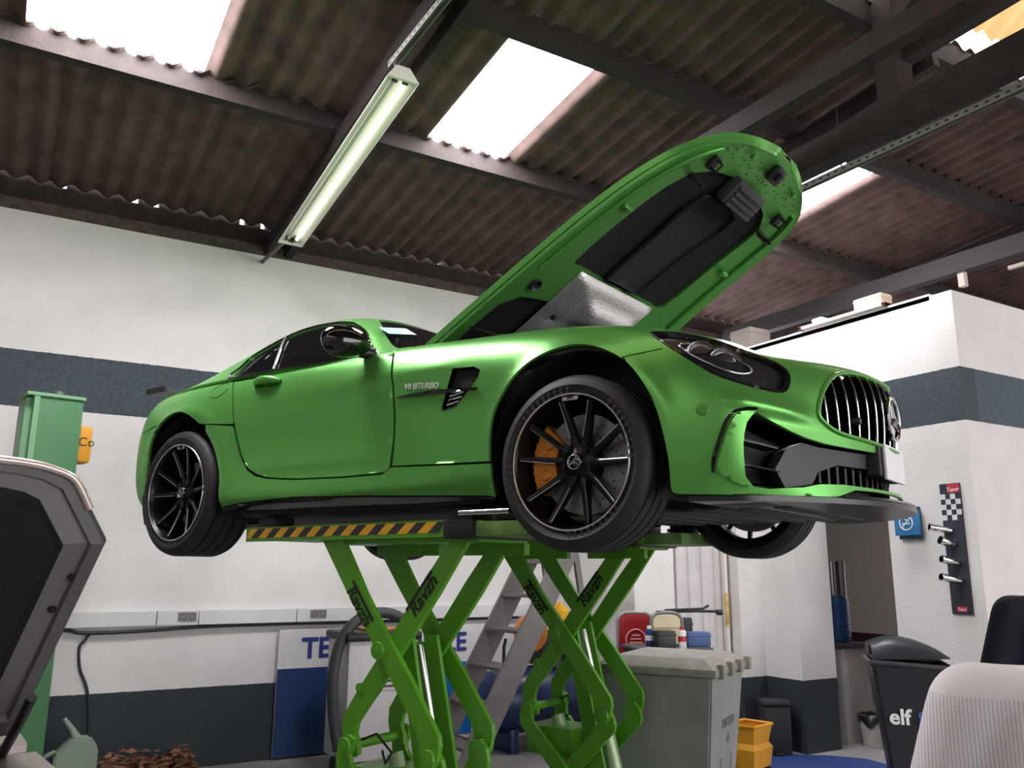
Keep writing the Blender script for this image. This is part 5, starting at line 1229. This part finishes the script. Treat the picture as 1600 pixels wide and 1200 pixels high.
# cabinet with the water dispenser
wc = thing('white_cabinet', 'tall white cabinet just inside the doorway, under the blue water dispenser', 'cabinet', (6.62, 5.46, 0))
MB().box((0, 0, .01), (.02, .30, .0+.86)).build('cabinet_side', mat('cabinet_white', (196, 190, 186), .6), wc) if False else None
wc.location = (6.90, 5.52, 0)
MB().rbox((-.02, 0, .0), (.36, .42, .84), .006).build('cabinet_body', mat('cabinet_white', (200, 194, 190), .6), wc, 40)
MB().rbox((-.04, -.02, .84), (.38, .44, .885), .006).build('cabinet_top', mat('cabinet_top_dark', (66, 58, 56), .5), wc, 40)
MB().box((-.024, .02, .04), (-.018, .40, .82)).build('cabinet_door', mat('cabinet_white', (200, 194, 190), .6), wc)
MB().rbox((-.034, .06, .45), (-.022, .075, .55), .003).build('door_pull', M_GALV, wc)
wd_ = thing('water_dispenser', 'blue water dispenser with steel cup tubes on top, in the doorway', 'dispenser', (7.06, 5.72, .885))
b = MB(); b.lathe([(0, 0), (.135, 0), (.14, .02), (.14, .40), (.125, .44), (0, .44)], 28); b.build('blue_body', mat('dispenser_blue', (24, 72, 132), .4), wd_, 40)
for k in range(6): MB().lathe([(.1405, .05+.055*k), (.144, .06+.055*k), (.1405, .07+.055*k)], 28).build('body_ring', mat('dispenser_blue', (24, 72, 132), .4), wd_, 60)
for (x, y) in ((-.07, -.05), (.0, .02), (.06, -.06)): MB().lathe([(0, .44), (.045, .44), (.045, .76), (.04, .765), (0, .765)], 18, 'z', (x, y, 0)).build('cup_tube', mat('cup_steel', (150, 148, 150), .25, .9), wd_, 40)
# waste basket
ws = thing('waste_basket', 'small pale waste basket lined with a black bag inside the doorway', 'basket', (7.02, 5.33, 0))
MB().lathe([(0, 0), (.10, 0), (.105, .01), (.135, .26), (.128, .262), (.10, .02)], 28).build('basket', mat('basket_white', (186, 180, 176), .6), ws, 40)
b = MB(); random.seed(2); V = []; n = 30
for k in range(n):
    a = 2*math.pi*k/n; V += [(.14*math.cos(a), .14*math.sin(a), .20+.03*math.sin(5*a)), (.146*math.cos(a), .146*math.sin(a), .27), (.12*math.cos(a), .12*math.sin(a), .285+.006*math.sin(9*a)), (.10*math.cos(a), .10*math.sin(a), .2)]
b.add(V, [(k*4+j, ((k+1) % n)*4+j, ((k+1) % n)*4+j+1, k*4+j+1) for k in range(n) for j in range(3)]); b.build('bin_liner', mat('liner_black', (36, 34, 36), .35), ws, 60)
# red box with bracket on the inner wall
rb_ = thing('red_hose_reel', 'dark red reel hanging on the wall inside the doorway, behind the black bin', 'reel', (7.20, 5.28, .72))
MB().lathe([(.0, -.07), (.13, -.07), (.15, -.05), (.15, .05), (.13, .07), (0, .07)], 30, 'x').build('reel_drum', mat('reel_red', (104, 26, 32), .5), rb_, 40)
MB().box((-.07, -.02, -.02), (.6, .02, .02)).build('reel_axle', M_BLACKP, rb_)
b = MB(); b.tube([(-.09,.12,-.12),(-.09,.06,-.34),(-.09,-.16,-.38),(-.09,-.14,-.10)], .018, 8); b.build('reel_bracket', M_BLACKP, rb_, 50)
MB().box((7.9, 4.2, .80), (7.92, 6.9, .92)).build('dado_rail', mat('rail_brown', (72, 52, 48), .7)); struct(bpy.data.objects['dado_rail']); bpy.data.objects['dado_rail'].name = 'trim_2'
# black swing bin with lettering
eb = thing('swing_bin', 'black plastic swing bin with white lettering, half open, near the doorway', 'bin', (5.95, 4.20, 0), math.radians(-48))
M_EB = mat('bin_black', (34, 35, 42), .4)
V = []
prf = ((.17, .15, 0), (.215, .19, .45), (.255, .23, .84), (.27, .245, .86), (.27, .245, .875))
for (w, dd, z) in prf: V += [(-w,-dd,z),(w,-dd,z),(w,dd,z),(-w,dd,z)]
n = len(prf)
MB().add(V, [(0,3,2,1)]+[(i*4+j, i*4+(j+1) % 4, i*4+4+(j+1) % 4, i*4+4+j) for i in range(n-1) for j in range(4)]).build('bin_body', M_EB, eb, None, bevel=.02)
b = MB(); V = []; m_ = 12       # domed lid, high over the flap and falling away behind it
for i in range(m_):
    t_ = i/(m_-1); x = -.25+.52*t_; z = .915+.145*math.cos(math.pi/2*max(0, t_-.25)/.75)**.8*(min(1, .72+t_*1.3))
    for (yy, k_) in ((-.245, 0), (-.225, .55), (-.16, .9), (0, 1), (.16, .9), (.225, .55), (.245, 0)): V.append((x, yy, .905+(z-.905)*k_))
b.add(V, [(i*7+j, i*7+7+j, i*7+8+j, i*7+1+j) for i in range(m_-1) for j in range(6)]+[tuple(range(7)), tuple((m_-1)*7+k for k in range(6, -1, -1))]); b.xf(Matrix.Translation((-.25, 0, .90))@Matrix.Rotation(math.radians(-2), 4, 'Y')@Matrix.Translation((.25, 0, -.885))); lid_ = b.build('swing_lid', M_EB, eb, 50)
b = MB(); b.tube([(-.27,-.245,.90),(.27,-.245,.875),(.27,.245,.875),(-.27,.245,.90)], .018, 8, closed=True); b.build('lid_rim', mat('bin_rim_grey', (62, 62, 68), .4), eb, 50)
MB().rbox((-.268, -.16, .945), (-.246, .16, 1.02), .01).build('flap', mat('flap_black', (14, 14, 16), .5), lid_)
text_mesh('bin_lettering', 'elf', .15, M_WHITE, frame((1,0,0), (0,-.09,.996), (0,-.996,-.09), (-.10, -.2125, .52)), eb, .001, bold=.004)
ex = .07
for (dx, dz, c, nm) in ((-.02, .02, (40, 90, 160), 'emblem_blue'), (.02, -.02, (214, 40, 70), 'emblem_red'), (.02, .025, (206, 60, 90), 'emblem_pink2'), (-.02, -.022, (30, 60, 130), 'emblem_navy')):
    MB().lathe([(0, -.002), (.026, -.002), (.027, .001)], 16, 'y', (ex+dx, -.2125-.09*(dz+.0)*-.2, .52+dz)).build('bin_emblem', mat(nm, c, .5), eb, 40)
# no-smoking dispenser on the jamb
nsx = thing('no_smoking_box', 'blue wall box with a white no-smoking symbol, beside the doorway', 'box', (6.65, 4.52, 1.955))
M_NS = mat('box_light_blue', (44, 118, 172), .45)
MB().rbox((-.05, -.095, -.135), (0, .095, .135), .006).build('box_back', mat('box_dark_teal', (20, 58, 74), .5), nsx, 40)
MB().rbox((-.075, -.115, -.105), (-.045, .115, .105), .008).build('box_front', M_NS, nsx, 40)
b = MB(); b.tube([(-.078, .06*math.cos(a), .06*math.sin(a)) for a in [2*math.pi*i/32 for i in range(32)]], .005, 6, closed=True); b.build('symbol_ring', M_WHITE, nsx, 50)
b = MB(); b.tube([(-.078, .042, -.042), (-.078, -.042, .042)], .005, 6); b.build('symbol_bar', M_WHITE, nsx)
MB().box((-.080, -.035, -.012), (-.076, .04, -.002)).build('symbol_cigarette', M_WHITE, nsx)
b = MB(); b.tube(smooth_poly([(-.078,-.03,.008),(-.078,-.02,.022),(-.078,.0,.024),(-.078,.012,.036),(-.078,-.004,.046)], 3, False), .003, 5); b.build('symbol_smoke', M_WHITE, nsx)
# display board with four chromed exhaust tips
bd = thing('exhaust_display_board', 'black display board with chequered top on the white wall, carrying exhaust tips', 'board', (6.65, 4.14, 1.22))
MB().box((-.018, -.085, 0), (0, .085, 1.04)).build('board', mat('board_black', (36, 40, 52), .5), bd)
M_CKW = mat('chequer_white', (214, 216, 222), .5); cs = .17/4
for r in range(5):
    for c in range(4):
        if (r+c) % 2 == 0: MB().box((-.020, .085-cs*(c+1), .955-cs*(r+1)), (-.018, .085-cs*c, .955-cs*r)).build('chequer_square', M_CKW, bd)
MB().box((-.020, -.085, .965), (-.018, .02, 1.035)).build('red_label', mat('label_crimson', (186, 44, 70), .5), bd)
text_mesh('label_script', 'Tuper', .045, M_WHITE, frame((0,-1,0), (0,0,1), (-1,0,0), (-.0205, -.025, .99)), bd, .0008, .3)
MB().box((-.020, -.045, .02), (-.018, .04, .06)).build('red_label', mat('label_crimson', (186, 44, 70), .5), bd)
text_mesh('label_script', 'Tuper', .03, M_WHITE, frame((0,-1,0), (0,0,1), (-1,0,0), (-.0205, 0, .04)), bd, .0008, .3)
for k, (y, z, dy, L_, lab) in enumerate(((.02, .66, .11, .17, 'topmost chrome exhaust tip on the display board, slanting left'), (.01, .55, .045, .12, 'second chrome exhaust tip from the top, short and wide'), (-.01, .40, .05, .15, 'third chrome exhaust tip from the top of the board'), (-.02, .26, .06, .18, 'lowest chrome exhaust tip on the display board'))):
    t = thing('exhaust_tip', lab, 'exhaust tip', (6.625, 4.14+y, 1.22+z), 0, 'exhaust tips on the display board')
    r = .030 if k != 1 else .036; dv = Vector((-L_, dy, .035)).normalized(); Mx = dv.to_track_quat('Z', 'Y').to_matrix().to_4x4()
    MB().lathe([(r*.75, 0), (r*.8, L_*.3), (r, L_*.5), (r, L_), (r*.88, L_+.002), (r*.86, L_*.55)], 24).xf(Mx).build('tip_shell', M_CHROME, t, 40)
    MB().lathe([(0, L_*.6), (r*.86, L_*.6)], 24).xf(Mx).build('tip_bore', M_SHELL, t)
# oddments on top of the block
def slab(nm, lab, cat, a, c, m, grp=None):
    t = thing(nm, lab, cat, ((a[0]+c[0])/2, (a[1]+c[1])/2, a[2]), 0, grp); h = [(c[i]-a[i])/2 for i in range(2)]
    MB().rbox((-h[0], -h[1], 0), (h[0], h[1], c[2]-a[2]), .004).build('board', m, t); return t
t = slab('white_plank', 'long pale plank lying along the top edge of the white block', 'plank', (6.60, 4.55, 3.902), (6.80, 5.52, 3.93), mat('plank_pale', (214, 204, 200), .6))
for y in (-.47, .47): MB().box((-.10, y-.015, .0), (.10, y+.015, .032)).build('plank_end', mat('plank_end_red', (150, 84, 66), .7), t)
plainbox('carton', 'buff cardboard carton sitting on the plank above the block', 'box', (6.76, 4.78, 3.932), (.16, .30, .13), mat('carton_buff', (196, 178, 158), .8), 0)
plainbox('white_block', 'small white block at the far end of the plank', 'box', (6.74, 5.36, 3.932), (.12, .12, .07), mat('block_white', (222, 214, 208), .7), 0)
plainbox('grey_box', 'grey box on the block top near the bonnet, farthest of the boxes', 'box', (6.80, 6.35, 3.902), (.30, .30, .22), mat('box_dull_grey', (136, 126, 120), .8), 0)
# ---------------------------------------------------------------- people
def caps(p0, p1, r0, r1, n=14):
    p0, p1 = Vector(p0), Vector(p1); dd = (p1-p0); L = dd.length; dd = dd.normalized() if L > 1e-6 else Vector((0, 0, 1))
    pts, rs = [], []
    for k in range(6):
        a = math.pi/2*(1-k/5); pts.append(p0-dd*r0*math.sin(a)); rs.append(max(.0015, r0*math.cos(a)))
    for k in range(1, 4): pts.append(p0.lerp(p1, k/4)); rs.append(r0+(r1-r0)*k/4)
    for k in range(6):
        a = math.pi/2*k/5; pts.append(p1+dd*r1*math.sin(a)); rs.append(max(.0015, r1*math.cos(a)))
    return MB().tube(pts, rs, n)
def ell(c, r, n=20, m=14):
    V = []; F = []
    for i in range(m+1):
        th = math.pi*i/m
        for j in range(n):
            ph = 2*math.pi*j/n; V.append((c[0]+r[0]*math.sin(th)*math.cos(ph), c[1]+r[1]*math.sin(th)*math.sin(ph), c[2]+r[2]*math.cos(th)))
    for i in range(m):
        for j in range(n): F.append((i*n+j, (i+1)*n+j, (i+1)*n+(j+1) % n, i*n+(j+1) % n))
    return MB().add(V, F)
def blob(name, prims, m, parent, voxel=.012, smooth=6, cut=None):
    """one continuous surface grown over overlapping volumes"""
    b = MB()
    for q in prims: b.add(q.v, q.f)
    o = b.build(name, m, None)
    md = o.modifiers.new('r', 'REMESH'); md.mode = 'VOXEL'; md.voxel_size = voxel
    ms = o.modifiers.new('s', 'SMOOTH'); ms.factor = .5; ms.iterations = smooth
    dg = bpy.context.evaluated_depsgraph_get(); dg.update()
    me = bpy.data.meshes.new_from_object(o.evaluated_get(dg)); o.modifiers.clear(); o.data = me; me.name = name
    if not me.materials: me.materials.append(m)
    if cut:
        bm = bmesh.new(); bm.from_mesh(me)
        for (co, no) in cut: bmesh.ops.bisect_plane(bm, geom=bm.verts[:]+bm.edges[:]+bm.faces[:], plane_co=co, plane_no=no, clear_outer=True)
        bm.to_mesh(me); bm.free()
    me.polygons.foreach_set('use_smooth', [True]*len(me.polygons)); o.parent = parent
    return o
def stripe_mat(name, c1, c2, scale=95):
    m = mat(name, c1, .8); nt = m.node_tree; bs = nt.nodes['Principled BSDF']
    tc = nt.nodes.new('ShaderNodeTexCoord'); sep = nt.nodes.new('ShaderNodeSeparateXYZ'); nt.links.new(tc.outputs['Object'], sep.inputs[0])
    mu = nt.nodes.new('ShaderNodeMath'); mu.operation = 'MULTIPLY'; mu.inputs[1].default_value = scale*2*math.pi; nt.links.new(sep.outputs['X'], mu.inputs[0])
    si = nt.nodes.new('ShaderNodeMath'); si.operation = 'SINE'; nt.links.new(mu.outputs[0], si.inputs[0])
    r = nt.nodes.new('ShaderNodeValToRGB'); ad = nt.nodes.new('ShaderNodeMath'); ad.operation = 'MULTIPLY_ADD'; ad.inputs[1].default_value = .5; ad.inputs[2].default_value = .5; nt.links.new(si.outputs[0], ad.inputs[0]); nt.links.new(ad.outputs[0], r.inputs['Fac'])
    lin = lambda c: tuple(((v/255)/12.92 if v/255 <= .04045 else ((v/255+.055)/1.055)**2.4) for v in c)+(1,)
    r.color_ramp.elements[0].color = lin(c2); r.color_ramp.elements[1].color = lin(c1); r.color_ramp.elements[0].position = .15; r.color_ramp.elements[1].position = .55
    # plain yoke above the seam
    lt = nt.nodes.new('ShaderNodeMath'); lt.operation = 'GREATER_THAN'; lt.inputs[1].default_value = 1.385; nt.links.new(sep.outputs['Z'], lt.inputs[0])
    mx = nt.nodes.new('ShaderNodeMix'); mx.data_type = 'RGBA'; nt.links.new(lt.outputs[0], mx.inputs[0]); nt.links.new(r.outputs['Color'], mx.inputs[6]); mx.inputs[7].default_value = lin(c1)
    nt.links.new(mx.outputs[2], bs.inputs['Base Color']); return m
def person(lab, loc, rz, shirt_m, trouser_m, hair_m, k=1.0):
    p = thing('person', lab, 'person', loc, rz); p.scale = (k, k, k)
    skin = mat('skin', (176, 124, 98), .55); shoe = mat('shoe_black', (28, 26, 26), .5)
    body = [ell((0,0,1.18),(.155,.10,.26)), ell((0,.0,1.29),(.16,.105,.14)), ell((0,0,.96),(.155,.11,.13)), caps((-.15,0,1.36),(.15,0,1.36),.045,.045), caps((0,-.01,1.34),(0,.0,1.44),.065,.055), caps((0,0,1.42),(0,.015,1.53),.054,.052),
            ell((0,.02,1.61),(.074,.094,.112)), ell((0,.07,1.555),(.045,.05,.045)), caps((0,.108,1.625),(0,.122,1.595),.010,.014), ell((-.077,.005,1.60),(.012,.022,.032)), ell((.077,.005,1.60),(.012,.022,.032))]
    for s in (-1, 1):
        body += [caps((s*.185,0,1.355),(s*.268,-.02,1.09),.05,.04), caps((s*.268,-.02,1.09),(s*.25,.06,.86),.039,.027)]
        body += [caps((s*.085,0,.93),(s*.095,.015,.50),.085,.056), caps((s*.095,.01,.50),(s*.10,-.01,.09),.054,.036), caps((s*.10,-.03,.045),(s*.115,.14,.035),.038,.034)]
        body += [caps((s*.247,.07,.83),(s*.247,.085,.775),.026,.024), caps((s*.235,.095,.83),(s*.225,.125,.77),.012,.010)]
        for j, (dy, ln) in enumerate(((-.026, .055), (-.009, .068), (.009, .072), (.026, .064))):
            body += [caps((s*.247,.085+dy,.77),(s*.24,.092+dy,.77-ln*.55),.0095,.009), caps((s*.24,.092+dy,.77-ln*.55),(s*.228,.10+dy,.77-ln),.009,.008)]
    blob('body', body, skin, p, .008, 3)
    sh = [ell((0,0,1.17),(.178,.122,.30)), ell((0,-.005,1.29),(.178,.122,.15)), ell((0,0,.95),(.178,.13,.12)), caps((-.165,-.005,1.365),(.165,-.005,1.365),.062,.062), caps((-.10,-.015,1.378),(.10,-.015,1.378),.052,.052), caps((0,-.01,1.39),(0,-.0,1.45),.07,.064)]
    for s in (-1, 1): sh += [caps((s*.185,-.005,1.36),(s*.275,-.02,1.09),.068,.058), caps((s*.275,-.02,1.09),(s*.27,.05,.90),.056,.044)]
    so = blob('shirt', sh, shirt_m, p, .011, 5, cut=[((0, -.01, 1.472), (0, -.15, 1))])
    tr_ = [ell((0,0,.96),(.172,.124,.12))]
    for s in (-1, 1): tr_ += [caps((s*.087,0,.93),(s*.097,.015,.50),.10,.075), caps((s*.097,.01,.50),(s*.10,-.01,.10),.074,.062)]
    blob('trousers', tr_, trouser_m, p, .012, 4)
    for s in (-1, 1): blob('shoe', [caps((s*.10,-.04,.045),(s*.118,.16,.038),.045,.040), caps((s*.10,-.03,.02),(s*.118,.17,.02),.042,.036)], shoe, p, .01, 3)
    hr = blob('hair', [ell((0,-.004,1.635),(.086,.104,.102)), ell((0,-.03,1.58),(.078,.075,.09))], hair_m, p, .008, 3, cut=[((0, .062, 1.64), (0, 1, -.45)), ((0, 0, 1.515), (0, 0, -1))])
    for s in (-1, 1): ell((s*.031, .104, 1.622), (.012, .008, .007)).build('eye', mat('eye_dark', (30, 24, 22), .2), p, 60)
    ell((0, .112, 1.563), (.024, .006, .006)).build('mouth', mat('lips', (150, 84, 78), .5), p, 60)
    col_ = MB().tube([(.066*math.cos(a), -.005+.066*math.sin(a), 1.462+.014*math.sin(a)*-1) for a in [2*math.pi*i/28 for i in range(28)]], .015, 8, closed=True).build('collar', shirt_m, so, 60)
    return p
person('person seen from behind in a white shirt with fine grey stripes, nearest the camera', (1.287, .578, 0), math.radians(-64), stripe_mat('striped_shirt', (236, 234, 238), (204, 200, 206), 200), mat('trouser_grey', (66, 66, 72), .85), mat('hair_dark', (26, 22, 20), .6), 1.0)
person('person in a dark navy top beyond the white shirt, cut off at right', (3.30, 1.645, 0), math.radians(-58), mat('navy_top', (30, 34, 50), .85, bump=.2, bscale=30), mat('trouser_dark', (34, 34, 40), .85), mat('hair_dark', (26, 22, 20), .6), 1.03)
